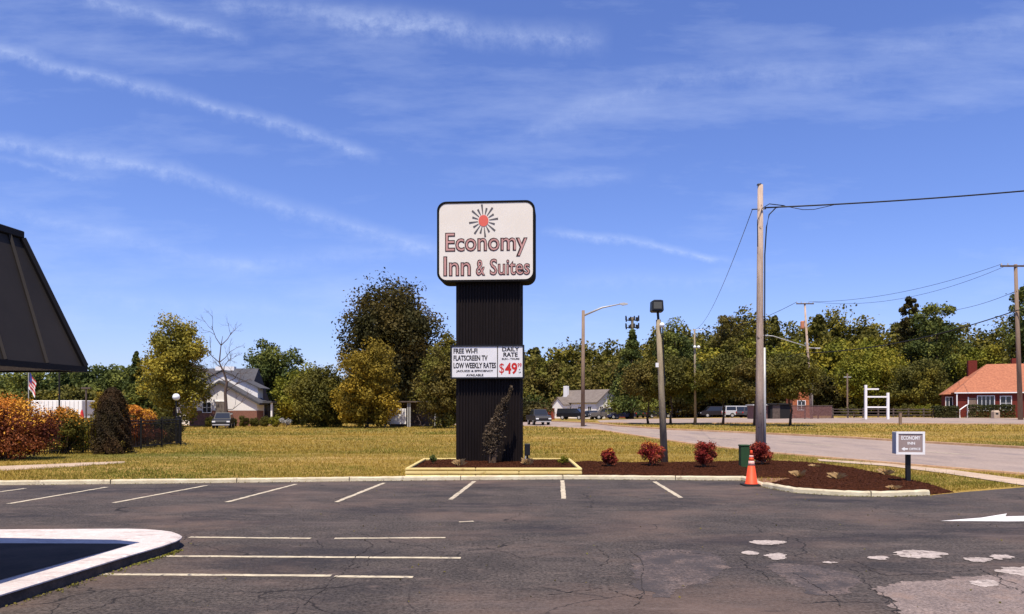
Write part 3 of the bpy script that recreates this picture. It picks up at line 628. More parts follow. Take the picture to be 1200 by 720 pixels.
# ---- woods in the distance: read as one mass
def wood(name, specs, lm_, leaf=.5, nleaf=2600, kind='tall'):
    Vs, n, tb = [], 0, MB()
    for px, Y, top, wpx in specs:
        p = GX(px, Y); h = CAMZ + (HY - top) * Y / F - p.z; h *= 1.03; wd = wpx * Y / F * 1.12
        kd = kind if rng.random() < .8 else ('low' if rng.random() < .5 else 'cone'); nleaf = 3400
        V, Fq, cl = foliage_arrays(kd, h, wd, nleaf, leaf*1.25, 30, .8)
        V = V + np.array(p); Vs.append(V)
        tb.tube([(p.x, p.y, p.z - .2), (p.x + rng.normal(0, .3), p.y, p.z + h*.4), (p.x + rng.normal(0, .5), p.y, p.z + h*.8)], [h*.017, h*.012, h*.004], 6)
    V = np.concatenate(Vs); o = meshobj(name, V, np.arange(len(V)).reshape(-1, 4), LM[lm_]); tagset(o, kind='stuff')
    tr = tb.build('trunks', MT['bark'], o); return o
def ridge(pts, n, jit, Y0, Y1, wmin, wmax):
    xs = [p[0] for p in pts]; ys = [p[1] for p in pts]; out = []
    for i in range(n):
        x = xs[0] + (xs[-1]-xs[0]) * (i + rng.uniform(-.3, .3)) / (n - 1); out.append((x, rng.uniform(Y0, Y1), np.interp(x, xs, ys) + rng.uniform(0, jit*.8), rng.uniform(wmin, wmax) * 1.3))
    return out
wood('wood', ridge([(-80, 425), (0, 430), (110, 428), (150, 424), (200, 432), (300, 440)], 26, 14, 118, 150, 34, 52), 'green', .5)
wood('wood', ridge([(-60, 452), (100, 455), (240, 462)], 16, 10, 100, 115, 34, 46), 'oak', .45)
wood('wood', ridge([(500, 404), (560, 402), (640, 403), (700, 405), (740, 402), (800, 398)], 20, 12, 178, 200, 36, 56), 'oak', .7)
wood('wood', ridge([(600, 424), (660, 418), (720, 422), (790, 416)], 14, 18, 150, 168, 34, 50), 'rust', .6)
wood('wood', ridge([(770, 382), (830, 384), (856, 366), (900, 366), (930, 372), (980, 360), (1030, 376), (1060, 372), (1110, 378)], 30, 12, 150, 175, 38, 60), 'oak', .6, 3200)
wood('wood', ridge([(790, 405), (900, 395), (1000, 392), (1100, 398)], 20, 22, 135, 148, 36, 56), 'yelgreen', .55)
wood('wood', ridge([(800, 440), (900, 432), (1000, 430), (1110, 435)], 16, 16, 122, 134, 36, 50), 'dark', .5)
wood('wood', ridge([(1090, 374), (1150, 380), (1230, 372), (1320, 360), (1400, 380)], 16, 14, 125, 150, 46, 66), 'oak', .55, 3600)
wood('wood', ridge([(300, 448), (345, 440), (380, 440), (500, 445), (560, 430)], 12, 12, 120, 140, 34, 50), 'oak', .5)
wood('wood', ridge([(-60, 470), (300, 470), (620, 470)], 40, 8, 108, 118, 34, 46), 'dark', .4, kind='low')
wood('wood', ridge([(600, 462), (900, 458), (1180, 462)], 34, 12, 146, 156, 34, 46), 'green', .45, kind='low')
# ---- trees that can be told apart
T = tree
T('willow', 'tall yellow-green drooping tree left of the white gabled church', 'tree', 206, 86, 372, 80, 'tall', 'willow', 14000, .30, 44)
T('evergreen_tree', 'dark evergreen tree directly left of the yellow-green willow', 'tree', 160, 92, 414, 42, 'cone', 'green', 6500, .3, 44)
T('oak_tree', 'open crowned green tree rising behind the right end of the church roof', 'tree', 322, 118, 398, 66, 'round', 'green', 6500, .42, 30)
T('tree', 'yellow-green tree behind the dark bushy tree, right of the church', 'tree', 352, 98, 428, 66, 'low', 'yelgreen', 8000, .33, 36)
T('bushy_tree', 'dark bushy tree with foliage to the ground, left of the golden tree', 'tree', 377, 85, 430, 78, 'low', 'oak', 11000, .27, 52)
T('golden_tree', 'golden-olive tree in front of the very tall dark tree', 'tree', 430, 82, 396, 76, 'low', 'gold', 13000, .28, 52)
T('big_tree', 'very tall dark dense round tree, biggest of all, left of the sign', 'tree', 456, 104, 331, 104, 'round', 'dark', 26000, .42, 95, trunk=.5)
T('rust_tree', 'rust-brown tree partly hidden behind the left edge of the black sign column', 'tree', 520, 78, 404, 62, 'low', 'rust', 9000, .26, 40)
T('tree', 'rounded dark tree just behind the rust-brown tree at the sign', 'tree', 528, 112, 390, 44, 'round', 'oak', 6000, .36, 30)
T('pine_tree', 'tall dark conifer below the antenna mast, right of the street lamp', 'tree', 741, 118, 389, 56, 'cone', 'green', 8000, .38, 56)
T('tree', 'tall green tree just right of the leaning floodlight pole', 'tree', 790, 125, 379, 52, 'tall', 'green', 7000, .4, 34)
T('tree', 'tall round-topped dark tree, highest hump left of the wooden utility pole', 'tree', 857, 140, 363, 46, 'round', 'rust', 6500, .42, 34)
T('tree', 'tall bushy green tree between the two wires, left of the brick house', 'tree', 1098, 118, 346, 60, 'tall', 'green', 8500, .4, 34)
T('tree', 'slender ragged dark tree left of the tall bushy one near the brick house', 'tree', 1067, 122, 347, 34, 'pine', 'dark', 4500, .38, 26)
T('tree', 'tall green tree at the right edge behind the utility pole', 'tree', 1212, 108, 326, 60, 'tall', 'green', 8500, .38, 36)
T('tree', 'bright yellow-green tree behind the chimney of the brick house', 'tree', 1156, 112, 398, 62, 'low', 'yelgreen', 7000, .36, 34)
T('tree', 'yellow-green tree behind the white frame, right of the leaning far pole', 'tree', 1018, 118, 408, 74, 'round', 'yelgreen', 7500, .38, 34)
T('tree', 'mid-green tree behind the red brick chimney side, left of the orange roof', 'tree', 1075, 108, 420, 66, 'low', 'oak', 7000, .36, 34)
for i, (px, py, top, wp, lab) in enumerate([
    (760, 497.5, 424, 58, 'street tree on the grass median left of the leaning floodlight pole'),
    (786, 498.0, 416, 54, 'street tree on the grass median just right of the leaning floodlight pole'),
    (814, 497.5, 428, 44, 'greenish street tree on the median under the thin lamp pole'),
    (847, 498.5, 414, 58, 'street tree on the median in front of the grey minivan'),
    (884, 499.5, 420, 54, 'street tree on the median just left of the wooden utility pole'),
    (926, 499.5, 416, 66, 'dense street tree on the median just right of the wooden utility pole')]):
    g = G(px, py)
    T('street_tree', lab, 'tree', px, g.y, top, wp, 'street', 'green' if i == 2 else 'rust' if i % 2 == 0 else 'oak', 7500, .23, 36, trunk=.13, group='street trees on the median')
# small dark tree / scrub at back of the rail fence
for px, lab in ((1000, 'scrubby bush behind the rail fence left of the white frame'), (1060, 'scrubby bush behind the rail fence right of the white frame'), (1086, 'pale green bush at the left end of the dark hedge')):
    bush('bush', lab, 'bush', GX(px, 99), 2.2, 1.2, 1.9, 'oak' if px < 1080 else 'yelgreen', 2200, .16, 16)
# bare tree in front of church
t = thing('bare_tree', 'leafless dead tree with thin branches in front of the church', 'tree', GX(266, 84))
k = MB()
def loc_(px, py, Y=84): q = W(px, py, Y) - GX(266, 84); return Vector((q.x, q.y, q.z))
tr_ = [loc_(266, 504), loc_(265, 480), loc_(264, 460), loc_(266, 448), loc_(262, 436), loc_(257, 425), loc_(259, 405), loc_(261, 394)]
k.tube(tr_, [.24, .20, .17, .14, .10, .08, .05, .02], 7)
def bare(b, d, l, r, dep):
    e = b + d * l; m_ = b.lerp(e, .5) + Vector(rng.normal(0, l*.06, 3)); k.tube([b, m_, e], [r, r*.75, r*.45], 4)
    if dep > 0:
        for _ in range(3): q = (d + Vector(rng.normal(0, .5, 3)) + Vector((0, 0, .12))).normalized(); bare(m_.lerp(e, rng.random()), q, l*.62, r*.5, dep-1)
for (i, dx, dz) in ((2, .8, .7), (3, -.8, .6), (3, .9, .6), (4, -.9, .7), (4, .7, .9), (5, -.6, 1), (5, .8, .8), (6, -.4, 1), (6, .5, .9), (1, .9, .35)):
    bare(tr_[i], Vector((dx, rng.normal(0, .4), dz)).normalized(), rng.uniform(1.6, 2.6), .055, 3)
k.build('trunk', MT['barkpale'], t)
# ------------------------------------------------------------------ text helper
def text_mesh(s, x0, x1, z0, z1, y, off=0.0, thick=.004):
    """Bfont text stretched to fill a rectangle of the local XZ plane; returns verts, faces"""
    cu = bpy.data.curves.new('t', 'FONT'); cu.body = s; cu.size = 1; cu.offset = off; cu.extrude = 0; cu.resolution_u = 3
    ob = bpy.data.objects.new('t', cu); C.objects.link(ob); dg = bpy.context.evaluated_depsgraph_get(); dg.update()
    me = bpy.data.meshes.new_from_object(ob.evaluated_get(dg)); bpy.data.objects.remove(ob)
    co = [v_.co.copy() for v_ in me.vertices]; fs = [tuple(p.vertices) for p in me.polygons]
    ax, bx = min(c.x for c in co), max(c.x for c in co); az, bz = min(c.y for c in co), max(c.y for c in co)
    vs_ = [(x0 + (c.x-ax)/(bx-ax)*(x1-x0), y, z0 + (c.y-az)/(bz-az)*(z1-z0)) for c in co]
    bpy.data.meshes.remove(me); return vs_, fs
# ------------------------------------------------------------------ pylon sign
sg = thing('pylon_sign', 'tall motel sign on a black ribbed column, ECONOMY INN & SUITES, in the yellow planter', 'sign', (-.745, 24.95, 0), math.radians(-4))
k = MB(); hw, hd = 1.06, .36
def ribs(n, a, b, dep):
    out = []
    for i in range(n):
        t0, t1, t2, t3 = i/n, (i+.35)/n, (i+.5)/n, (i+.85)/n
        out += [(a + (b-a)*t0, 0), (a + (b-a)*t1, 0), (a + (b-a)*t2, dep), (a + (b-a)*t3, dep)]
    return out
ring = [(x, -hd - d) for x, d in ribs(22, -hw, hw, .04)] + [(hw, -hd)] + [(hw + d, y) for y, d in ribs(7, -hd, hd, .04)] + [(hw, hd)] + [(x, hd + d) for x, d in ribs(22, hw, -hw, .04)] + [(-hw, hd)] + [(-hw - d, y) for y, d in ribs(7, hd, -hd, .04)]
k.loft([[(x, y, .1) for x, y in ring], [(x, y, 6.3) for x, y in ring]]).build('column', MT['ribmetal'], sg)
def rrect(x0, x1, z0, z1, r, n=7):
    out = []
    for cx_, cz_, a0 in ((x1-r, z0+r, -90), (x1-r, z1-r, 0), (x0+r, z1-r, 90), (x0+r, z0+r, 180)):
        for i in range(n + 1): a = math.radians(a0 + 90*i/n); out.append((cx_ + r*math.cos(a), cz_ + r*math.sin(a)))
    return out
cxl = -.075; X0, X1, Z0, Z1 = cxl - 1.62, cxl + 1.62, 6.18, 8.84
cab = MB(); outer = rrect(X0, X1, Z0, Z1, .30); inner = rrect(X0+.07, X1-.07, Z0+.07, Z1-.07, .25)
yF, yB = -.62, .22
n = len(outer)
rings = [[(p[0], yB, p[1]) for p in inner], [(p[0], yB, p[1]) for p in outer], [(p[0], yF, p[1]) for p in outer], [(p[0], yF, p[1]) for p in inner], [(p[0], yF+.04, p[1]) for p in inner]]
cab.loft(rings); cabo = cab.build('cabinet', mat('black_cabinet', (.010, .009, .009), .8, spec=.05), sg)
fc = MB(); fi = rrect(X0+.068, X1-.068, Z0+.068, Z1-.068, .25); fc.loft([[(p[0], yF+.05, p[1]) for p in fi], [(p[0], yF+.012, p[1]) for p in fi]]); fco = fc.build('face_panel', MT['signface'], sg); 
def sx(u_): return X0 + .035 + (u_ - 133) / (767 - 133) * (X1 - X0 - .07)
def sz(v_): return Z1 - .035 - (v_ - 103) / (603 - 103) * (Z1 - Z0 - .07)
yl = yF + .004
for s, a in (('Economy', (180, 725, 452, 295)), ('Inn', (168, 352, 572, 445)), ('&', (383, 447, 572, 468)), ('Suites', (475, 742, 570, 463))):
    vs_, fs = text_mesh(s, sx(a[0]), sx(a[1]), sz(a[2]), sz(a[3]), yl, .034); o = meshobj('lettering', vs_, fs, MT['letterdark'], sg)
    vs_, fs = text_mesh(s, sx(a[0]+6), sx(a[1]-6), sz(a[2]-6), sz(a[3]+6), yl - .005, -.008); meshobj('letter_fill', vs_, fs, MT['letterfill'], o)
# slab serifs on the I
em = MB(); c0, c1 = sx(435), sz(222); R_ = (X1 - X0) / 634 * 32
disc = [(c0 + R_*math.cos(2*math.pi*i/28), c1 + R_*1.15*math.sin(2*math.pi*i/28)) for i in range(28)]
em.loft([[(p[0], yl+.004, p[1]) for p in disc], [(p[0], yl-.004, p[1]) for p in disc]]); emo = em.build('sun_emblem', MT['signred'], sg)
ry = MB()
for i in range(16):
    a = 2*math.pi*(i + .3)/16; ra, rb = R_*1.12, R_*(2.95 if i % 2 == 0 else 2.35); wa, wb = .010, .032; ca, sa = math.cos(a), math.sin(a)*1.12
    q = lambda r_, w_: [(c0 + r_*ca - w_*math.sin(a), yl, c1 + r_*sa + w_*math.cos(a)), (c0 + r_*ca + w_*math.sin(a), yl, c1 + r_*sa - w_*math.cos(a))]
    A_, B_ = q(ra, wa), q(rb, wb); ry.add([A_[0], A_[1], B_[1], B_[0]], [(0, 1, 2, 3)])
ry.build('rays', MT['ray'], emo)
# price board
bx0, bx1, bz0, bz1 = -.035 - 1.22, -.035 + 1.22, 2.99, 4.10
yb = -.56
fr = MB(); fr.box(bx0, bx1, yb+.02, -.36, bz0, bz1)
for a in ((bx0, bx1, bz1-.05, bz1), (bx0, bx1, bz0, bz0+.05), (bx0, bx0+.05, bz0+.05, bz1-.05), (bx1-.05, bx1, bz0+.05, bz1-.05)): fr.box(a[0], a[1], yb-.02, yb+.018, a[2], a[3])
divx = bx0 + (bx1-bx0) * (710-105)/(1050-105)
fr.box(divx-.012, divx+.012, yb-.012, yb+.018, bz0+.052, bz1-.052)
fro = fr.build('price_board', MT['black'], sg)
MB().box(bx0+.052, divx-.013, yb, yb+.016, bz0+.052, bz1-.052).build('panel', MT['board'], fro); MB().box(divx+.013, bx1-.052, yb, yb+.016, bz0+.052, bz1-.052).build('panel', MT['board'], fro)
def px_(u_): return bx0 + (u_ - 100) / (1052 - 100) * (bx1 - bx0)
def pz_(v_): return bz1 - (v_ - 122) / (545 - 122) * (bz1 - bz0)
def ptxt(s, a, m, off=.03):
    vs_, fs = text_mesh(s, px_(a[0]), px_(a[1]), pz_(a[3]), pz_(a[2]), yb - .004, off); meshobj('lettering', vs_, fs, m, fro)
for s, a in (('FREE WI-FI', (140, 450, 164, 228)), ('FLATSCREEN TV', (140, 582, 250, 318)), ('LOW WEEKLY RATES', (140, 690, 342, 414)), ('JACUZZI & EFFICIENCY', (175, 655, 434, 468)), ('AVAILABLE', (303, 527, 484, 514)),
             ('DAILY', (770, 990, 151, 203)), ('RATE', (785, 970, 216, 271)), ('SUN - THURS', (765, 992, 285, 310)), ('+', (985, 1003, 424, 440)), ('UP', (983, 1012, 458, 476))):
    ptxt(s, a, MT['txtblack'], .034)
ptxt('$', (733, 795, 350, 492), MT['txtred'], .0); ptxt('49', (806, 965, 345, 490), MT['txtred'], .03); ptxt('99', (968, 1020, 350, 402), MT['txtred'], .02)
# electrical box beside column
t = thing('electrical_box', 'small black electrical box on a short post at the right foot of the sign column', 'box', (.50, 24.1, .2))
MB().box(-.09, .09, -.08, .08, .28, .66, .01).build('enclosure', MT['black'], t)
MB().tube([(0, 0, 0), (0, 0, .28)], .03).build('post', MT['black'], t); MB().tube([(-.06, -.05, 0), (-.06, -.05, .28)], .022).build('conduit', MT['galv'], t)
# planter
t = thing('timber_planter', 'low planter bed walled with three courses of yellow timbers around the sign column', 'planter', (0, 0, 0))
for c in range(3):
    z0, z1 = .005 + c*.10, .005 + c*.10 + .084; k = MB(); o_ = c * .008; b = .02
    sp = -1.05 if c % 2 == 0 else .2
    for xa, xb in ((PL[0], sp - .003), (sp + .003, PL[1])): k.box(xa, xb, PL[2]+o_, PL[2]+.10+o_, z0, z1, b)
    for xa, xb in ((PL[0], sp - .003), (sp + .003, PL[1])): k.box(xa, xb, PL[3]-.10, PL[3], z0, z1, b)
    for xa in (PL[0], PL[1]-.10): k.box(xa, xa+.10, PL[2]+.104+o_, PL[3]-.104, z0, z1, b)
    k.build('timber_course', MT['timber'], t)
bk = MB(); bk.box(PL[0]+.04, PL[1]-.04, PL[2]+.045, PL[2]+.09, .0, .24); bk.box(PL[0]+.045, PL[0]+.08, PL[2]+.092, PL[3]-.05, .0, .24); bk.box(PL[1]-.08, PL[1]-.045, PL[2]+.092, PL[3]-.05, .0, .24); bk.build('lining', MT['bark'], t)
ps = [(PL[0]+.09, PL[2]+.10), (PL[1]-.09, PL[2]+.10), (PL[1]-.09, PL[3]-.09), (PL[0]+.09, PL[3]-.09)]
mound('mulch', ps, .06, .25, MT['mulch'], .19, chips=5000)
# leaning juniper in front of column
t = thing('juniper', 'wispy grey-brown juniper leaning to the right against the black column', 'shrub', (-.60, 23.75, .2))
P = []; Dn = []; k = MB()
for b in range(26):
    h_ = rng.uniform(.9, 2.55); ln_ = rng.normal(.0, .16); base = np.array([rng.normal(-.02, .07), rng.normal(0, .06), 0]); top = np.array([.52*(h_/2.4)**1.5 + rng.normal(-.07, .10), rng.normal(0, .10), h_])
    md = base*.5 + top*.5 + np.array([-.26 + ln_*.6, 0, -.05]); pts = []
    for i in range(9): s_ = i/8; pts.append((1-s_)**2*base + 2*s_*(1-s_)*md + s_*s_*top)
    k.tube([Vector(q) for q in pts], [.014*(1-.8*i/8) for i in range(9)], 4)
    nn = int(185*h_)
    for i in range(nn):
        s_ = .30 + .70*rng.random()**.8; q = (1-s_)**2*base + 2*s_*(1-s_)*md + s_*s_*top; sp = .075*(1.25-s_); P.append(q + rng.normal(0, sp, 3)); Dn.append(rng.normal(0, 1, 3))
k.build('stems', MT['stem'], t); P = np.array(P); V, Fq = quads(P, rng.uniform(.05, .12, len(P)), .28, np.array(Dn), .3); meshobj('foliage', V, Fq, LM['juniper'], t)
for px, py, lab in ((508, 545, 'low dark green tuft at the left end of the planter'), (538, 547.5, 'pale dry tuft in the planter left of the sign column'), (618, 546.5, 'pale dry tuft in the planter at the right foot of the column'), (660, 546, 'small yellow-green tuft at the right end of the planter')):
    Y = 1.73*F/(py-HY); p = Vector(((px-CX)*Y/F, Y, .24))
    if px in (508, 660): bush('small_shrub', lab, 'shrub', p, .2, .2, .28, 'yelgreen' if px == 660 else 'green', 700, .05, 8, group='small plants in the planter')
    else: tuft(lab, p, .22, .26, 110, 'dry', group='small plants in the planter')
# red nandina bushes
for px, py, wpx, hpx, lab in ((714, 548, 19, 22, 'small red-leaved bush just right of the planter'), (763.5, 547, 29, 29, 'red-leaved bush left of the leaning floodlight pole'), (826, 549, 26, 31, 'deep red bush left of the green utility box'), (891, 545, 27, 26, 'deep red bush at the foot of the wooden utility pole')):
    p = G(px, py, .12); s = p.y / F; bush('red_bush', lab, 'shrub', p, wpx*s*.55, wpx*s*.52, hpx*s*1.02, 'nandina', 5600, .06, 34, group='red bushes along the mulch bed', lm2='orange' if px < 770 else None, up=.75)
for i, (px, py) in enumerate(((936, 559), (981, 562), (1038, 557), (1046, 574), (955, 548))):
    tuft(['pale dried tuft in mulch near the cone', 'pale dried tuft in the middle of the mulch island', 'dried tuft left of the small office sign post', 'flat dead twigs by the island kerb', 'dried tuft at the back of the mulch island'][i], G(px, py, .12), .26 if i < 3 else .2, .22 if i < 3 else .12, 60)
# ------------------------------------------------------------------ cone
p = G(880.5, 569.5, .0); t = thing('traffic_cone', 'orange traffic cone with a black base at the kerb corner', 'cone', p + Vector((0, 0, .005)))
MB().box(-.23, .23, -.23, .23, 0, .04, .012).build('base', MT['rubber'], t)
def lathe(prof, n=24): return [[(r*math.cos(2*math.pi*j/n), r*math.sin(2*math.pi*j/n), z) for j in range(n)] for r, z in prof]
cr = lambda z: .155 - (.155-.028)*(z-.04)/.87
MB().loft(lathe([(.175, .041), (.165, .06), (cr(.06), .07), (cr(.52), .52)])).build('body', MT['orange'], t, True)
MB().loft(lathe([(cr(.52)+.003, .52), (cr(.64)+.003, .64)])).build('reflective_band', MT['conewhite'], t, True)
MB().loft(lathe([(cr(.64), .641), (cr(.73), .73)])).build('middle', MT['orange'], t, True)
MB().loft(lathe([(cr(.73)+.003, .731), (cr(.78)+.003, .78)])).build('reflective_band', MT['conewhite'], t, True)
MB().loft(lathe([(cr(.78), .781), (cr(.90), .90), (.022, .912)])).build('tip', MT['orange'], t, True)
# utility box
p = G(872, 550, .05); t = thing('utility_box', 'green metal utility pedestal beside the wooden pole', 'utility box', p)
MB().box(-.14, .14, -.13, .13, 0, .74, .012).build('cabinet', MT['green'], t); MB().box(-.155, .155, -.145, .145, .742, .79, .012).build('lid', MT['green'], t)
# ------------------------------------------------------------------ floodlight pole
p = G(779, 547, .0); Yp = p.y
t = thing('floodlight_pole', 'leaning grey pole with a black box floodlight on top', 'lamp post', p)
tp = W(771.5, 375, Yp) - p
MB().tube([(0, 0, -.1), tp*.5, tp], [.135, .108, .085], 12).build('pole', MT['greypole'], t, True)
MB().tube([tp, tp + Vector((-.02, 0, .28))], .045, 8).build('tenon', MT['black'], t)
h0 = tp + Vector((-.05, 0, .26)); fl = MB(); fl.loft([[(h0.x-.17, h0.y-.16, h0.z), (h0.x+.17, h0.y-.16, h0.z), (h0.x+.17, h0.y+.16, h0.z), (h0.x-.17, h0.y+.16, h0.z)], [(h0.x-.21, h0.y-.2, h0.z+.05), (h0.x+.2, h0.y-.2, h0.z+.05), (h0.x+.2, h0.y+.2, h0.z+.05), (h0.x-.21, h0.y+.2, h0.z+.05)], [(h0.x-.20, h0.y-.18, h0.z+.37), (h0.x+.18, h0.y-.18, h0.z+.39), (h0.x+.18, h0.y+.18, h0.z+.39), (h0.x-.20, h0.y+.18, h0.z+.37)], [(h0.x-.12, h0.y-.12, h0.z+.42), (h0.x+.12, h0.y-.12, h0.z+.42), (h0.x+.12, h0.y+.12, h0.z+.42), (h0.x-.12, h0.y+.12, h0.z+.42)]])
flo = fl.build('floodlight', MT['black'], t); MB().box(h0.x-.15, h0.x+.13, h0.y-.212, h0.y-.203, h0.z+.1, h0.z+.33).build('lens', mat('lens', (.10, .095, .075), .2), flo)
MB().sphere((tp.x+.1, -.14, tp.z-.2), .09).build('photocell', MT['whiteglass'], t, True); MB().box(tp.x-.12, tp.x-.02, -.16, -.09, tp.z-1.65, tp.z-1.5).build('junction_box', MT['white'], t)
MB().tube([tp + Vector((.12, -.12, -.22)), tp*.72 + Vector((.11, -.08, 0)), tp*.55 + Vector((.12, -.05, 0))], .02, 6).build('cable', MT['black'], t)
# ------------------------------------------------------------------ wooden utility pole with cables
p = G(890, 546, .0); Yp = p.y
t = thing('utility_pole', 'tall weathered wooden utility pole with a pale conduit, nearest of the poles', 'utility pole', p)
tp = W(891, 217, Yp) - p
MB().tube([(0, 0, -.1), tp*.3, tp*.6, tp], [.140, .132, .115, .092], 14).build('pole', MT['wood'], t, True)
MB().tube([(.185, -.03, 0), (.165, -.03, tp.z*.42)], .045, 8).build('conduit', MT['galv'], t, True)
MB().tube([tp + Vector((-.03, 0, 0)), tp + Vector((-.03, 0, .04))], [.1, .07], 8).build('cap', MT['black'], t)
MB().tube([tp + Vector((-.30, 0, -.86)), tp + Vector((.2, 0, -.84))], .02, 6).build('bolt', MT['black'], t)
k = MB(); 
k.tube([(.165, -.05, tp.z*.42), (.17, -.05, tp.z*.75), tp + Vector((.20, -.05, -1.5)), tp + Vector((.30, -.03, -1.05)), tp + Vector((.55, 0, -.80)), tp + Vector((.85, 0, -.74))], .022, 6)
k.tube([(tp.x-.13, -.12, tp.z-2.2), (tp.x-.14, -.12, tp.z-1.3), (tp.x+.02, -.13, tp.z-.86), (tp.x+.3, -.05, tp.z-.68), (tp.x+.85, 0, tp.z-.73)], .016, 6)
k.tube([(tp.x+.85, 0, tp.z-.74), (tp.x+1.5, 0, tp.z-.87), (tp.x+1.9, 0, tp.z-.86), (tp.x+2.6, 0, tp.z-.70)], .012, 6)
k.build('service_cable', MT['black'], t, True); PT = p + tp
def wire(name, label, a, b, sag, r, cat='cable', group=None):
    pts = [a.lerp(b, i/24) - Vector((0, 0, sag*4*(i/24)*(1-i/24))) for i in range(25)]
    o = MB().tube(pts, r, 6).build(name, MT['black'], None, True); return tagset(o, label, cat, group)
wire('power_cable', 'thick black service cable running right from the nearest wooden pole', PT + Vector((.15, 0, -.80)), W(1560, 184, 23.5), .22, .026)
LP = GX(815, 76)
wire('overhead_wire', 'thin wire descending left from the nearest wooden pole to the thin lamp pole', PT + Vector((-.28, 0, -.86)), W(815, 386, 76), .9, .012)
# ------------------------------------------------------------------ small office sign
p = G(1064, 566, .1); t = thing('small_sign', 'small grey lawn sign on a black post in the mulch island', 'sign', p, math.radians(-7))
MB().box(-.05, .05, -.05, .05, -.1, .78).build('post', MT['black'], t)
sh = MB(); sh.box(-.335, .335, -.14, .14, .74, 1.30, .008); bo = sh.build('housing', mat('grey_metal', (.42, .42, .42), .6), t)
fr = MB()
for a in ((-.345, .345, 1.255, 1.31), (-.345, .345, .73, .785), (-.345, -.29, .787, 1.253), (.29, .345, .787, 1.253)): fr.box(a[0], a[1], -.165, -.142, a[2], a[3])
fr.build('frame', MT['white'], t); MB().box(-.288, .288, -.152, -.143, .787, 1.253).build('face_panel', mat('taupe_face', (.36, .27, .24), .7, (.31, .23, .20), 4), t)
for s, a in (('ECONOMY', (-.22, .24, 1.10, 1.20)), ('INN', (-.07, .11, .98, 1.05)), ('OFFICE', (-.03, .24, .84, .90))):
    vs_, fs = text_mesh(s, a[0], a[1], a[2], a[3], -.155, .03); meshobj('lettering', vs_, fs, MT['white'], t)
MB().add([(-.22, -.155, .87), (-.14, -.155, .82), (-.14, -.155, .85), (-.06, -.155, .85), (-.06, -.155, .89), (-.14, -.155, .89), (-.14, -.155, .92)], [(0, 1, 2, 3, 4, 5, 6)]).build('arrow', MT['white'], t)
# ------------------------------------------------------------------ canopy
cn = thing('entrance_canopy', 'dark metal mansard canopy roof jutting in at the left edge', 'canopy', (0, 0, 0))
ex, ey, ez = -5.28, 9.12, 2.49; tx, ty, tzz = -5.74, 8.66, 3.97; wx_, sy_ = -14.5, -3.0; twx, tsy = -13.9, -2.4
k = MB(); lo = [(ex, ey, ez), (ex, sy_, ez), (wx_, sy_, ez), (wx_, ey, ez)]; hi = [(tx, ty, tzz), (tx, tsy, tzz), (twx, tsy, tzz), (twx, ty, tzz)]
k.loft([[(a[0]+(.12 if a[0] < -10 else -.12), a[1]+(.12 if a[1] < 0 else -.12), a[2]+.002) for a in lo], lo, hi]); fixnormals(k.build('roof', MT['canopy'], cn))
se = MB(); E0, T0 = Vector((ex, ey, ez)), Vector((tx, ty, tzz))
for i in range(1, 20):
    y = ey - .02 - i * .62
    if y < sy_ + .7: break
    a = Vector((ex, y, ez)); b = Vector((tx, y if y < ty else ty, tzz)); se.tube([a + Vector((.012, 0, 0)), b + Vector((.012, 0, 0))], .022, 4)
for i in range(1, 13):
    x = ex - i * .62; se.tube([(x, ey+.012, ez), (x if x < tx else tx, ty+.012, tzz)], .022, 4)
se.build('standing_seam', MT['canopy'], cn)
hp = MB(); hp.tube([E0 + Vector((.01, .01, 0)), T0 + Vector((.01, .01, 0))], .045, 5); hp.build('hip_trim', MT['canopyd'], cn)
cp = MB(); cp.box(twx-.06, tx+.03, tsy-.06, ty+.03, tzz+.002, tzz+.09, .01); cp.build('coping', MT['canopyd'], cn)
fs_ = MB(); fs_.box(ex-.03, ex+.03, sy_, ey+.03, ez-.07, ez-.002); fs_.box(wx_, ex-.034, ey-.03, ey+.03, ez-.07, ez-.002); fs_.build('fascia', MT['canopyd'], cn)
MB().box(wx_+.05, ex-.05, sy_+.05, ey-.05, ez-.05, ez-.03).build('soffit', MT['soffit'], cn)
for (x, y) in ((-8.6, 8.6), (-8.6, -1.5), (-13, 8.6), (-13, -1.5)): MB().box(x-.15, x+.15, y-.15, y+.15, .13, ez-.052, .01).build('post', MT['white'], cn)
cn.location = (ex, ey, 0); cn.rotation_euler = (0, 0, math.radians(-5.2))
for ch in cn.children: ch.location = (-ex, -ey, 0)
# canopy island: concrete pad with white kerb rim
pp = [G(x_, y_, .15) for x_, y_ in [(-800, 619.5), (0, 620.3), (150, 619.5), (172, 620), (190, 621.3), (203, 623.2), (210, 625.5), (213.5, 628), (212, 630.5), (206, 633.5), (190, 639), (150, 650.5), (0, 696)]]
PX_ = [(p.x, p.y) for p in pp]; lastd = Vector((PX_[-1][0]-PX_[-2][0], PX_[-1][1]-PX_[-2][1])).normalized(); PX_ += [(PX_[-1][0]+lastd.x*9.5, -2.5), (-15.5, -2.5)]
PX_[0] = (-15.5, PX_[1][1])
ik = MB(); 
cxp = np.mean([p[0] for p in PX_]); cyp = np.mean([p[1] for p in PX_])
def inset(poly, d):
    n = len(poly); out = []
    for i in range(n):
        a, b, c = Vector(poly[i-1]), Vector(poly[i]), Vector(poly[(i+1) % n]); e1 = (b-a).normalized(); e2 = (c-b).normalized(); n1 = Vector((e1.y, -e1.x)); n2 = Vector((e2.y, -e2.x)); m_ = (n1+n2).normalized(); s_ = d / max(.4, m_.dot(n1)); out.append((b.x + m_.x*s_, b.y + m_.y*s_))
    return out
I0 = PX_; I1 = inset(PX_, .03)
ik.loft([[(x, y, .121) for x, y in I0], [(x, y, .135) for x, y in I0], [(x, y, .15) for x, y in I1]])
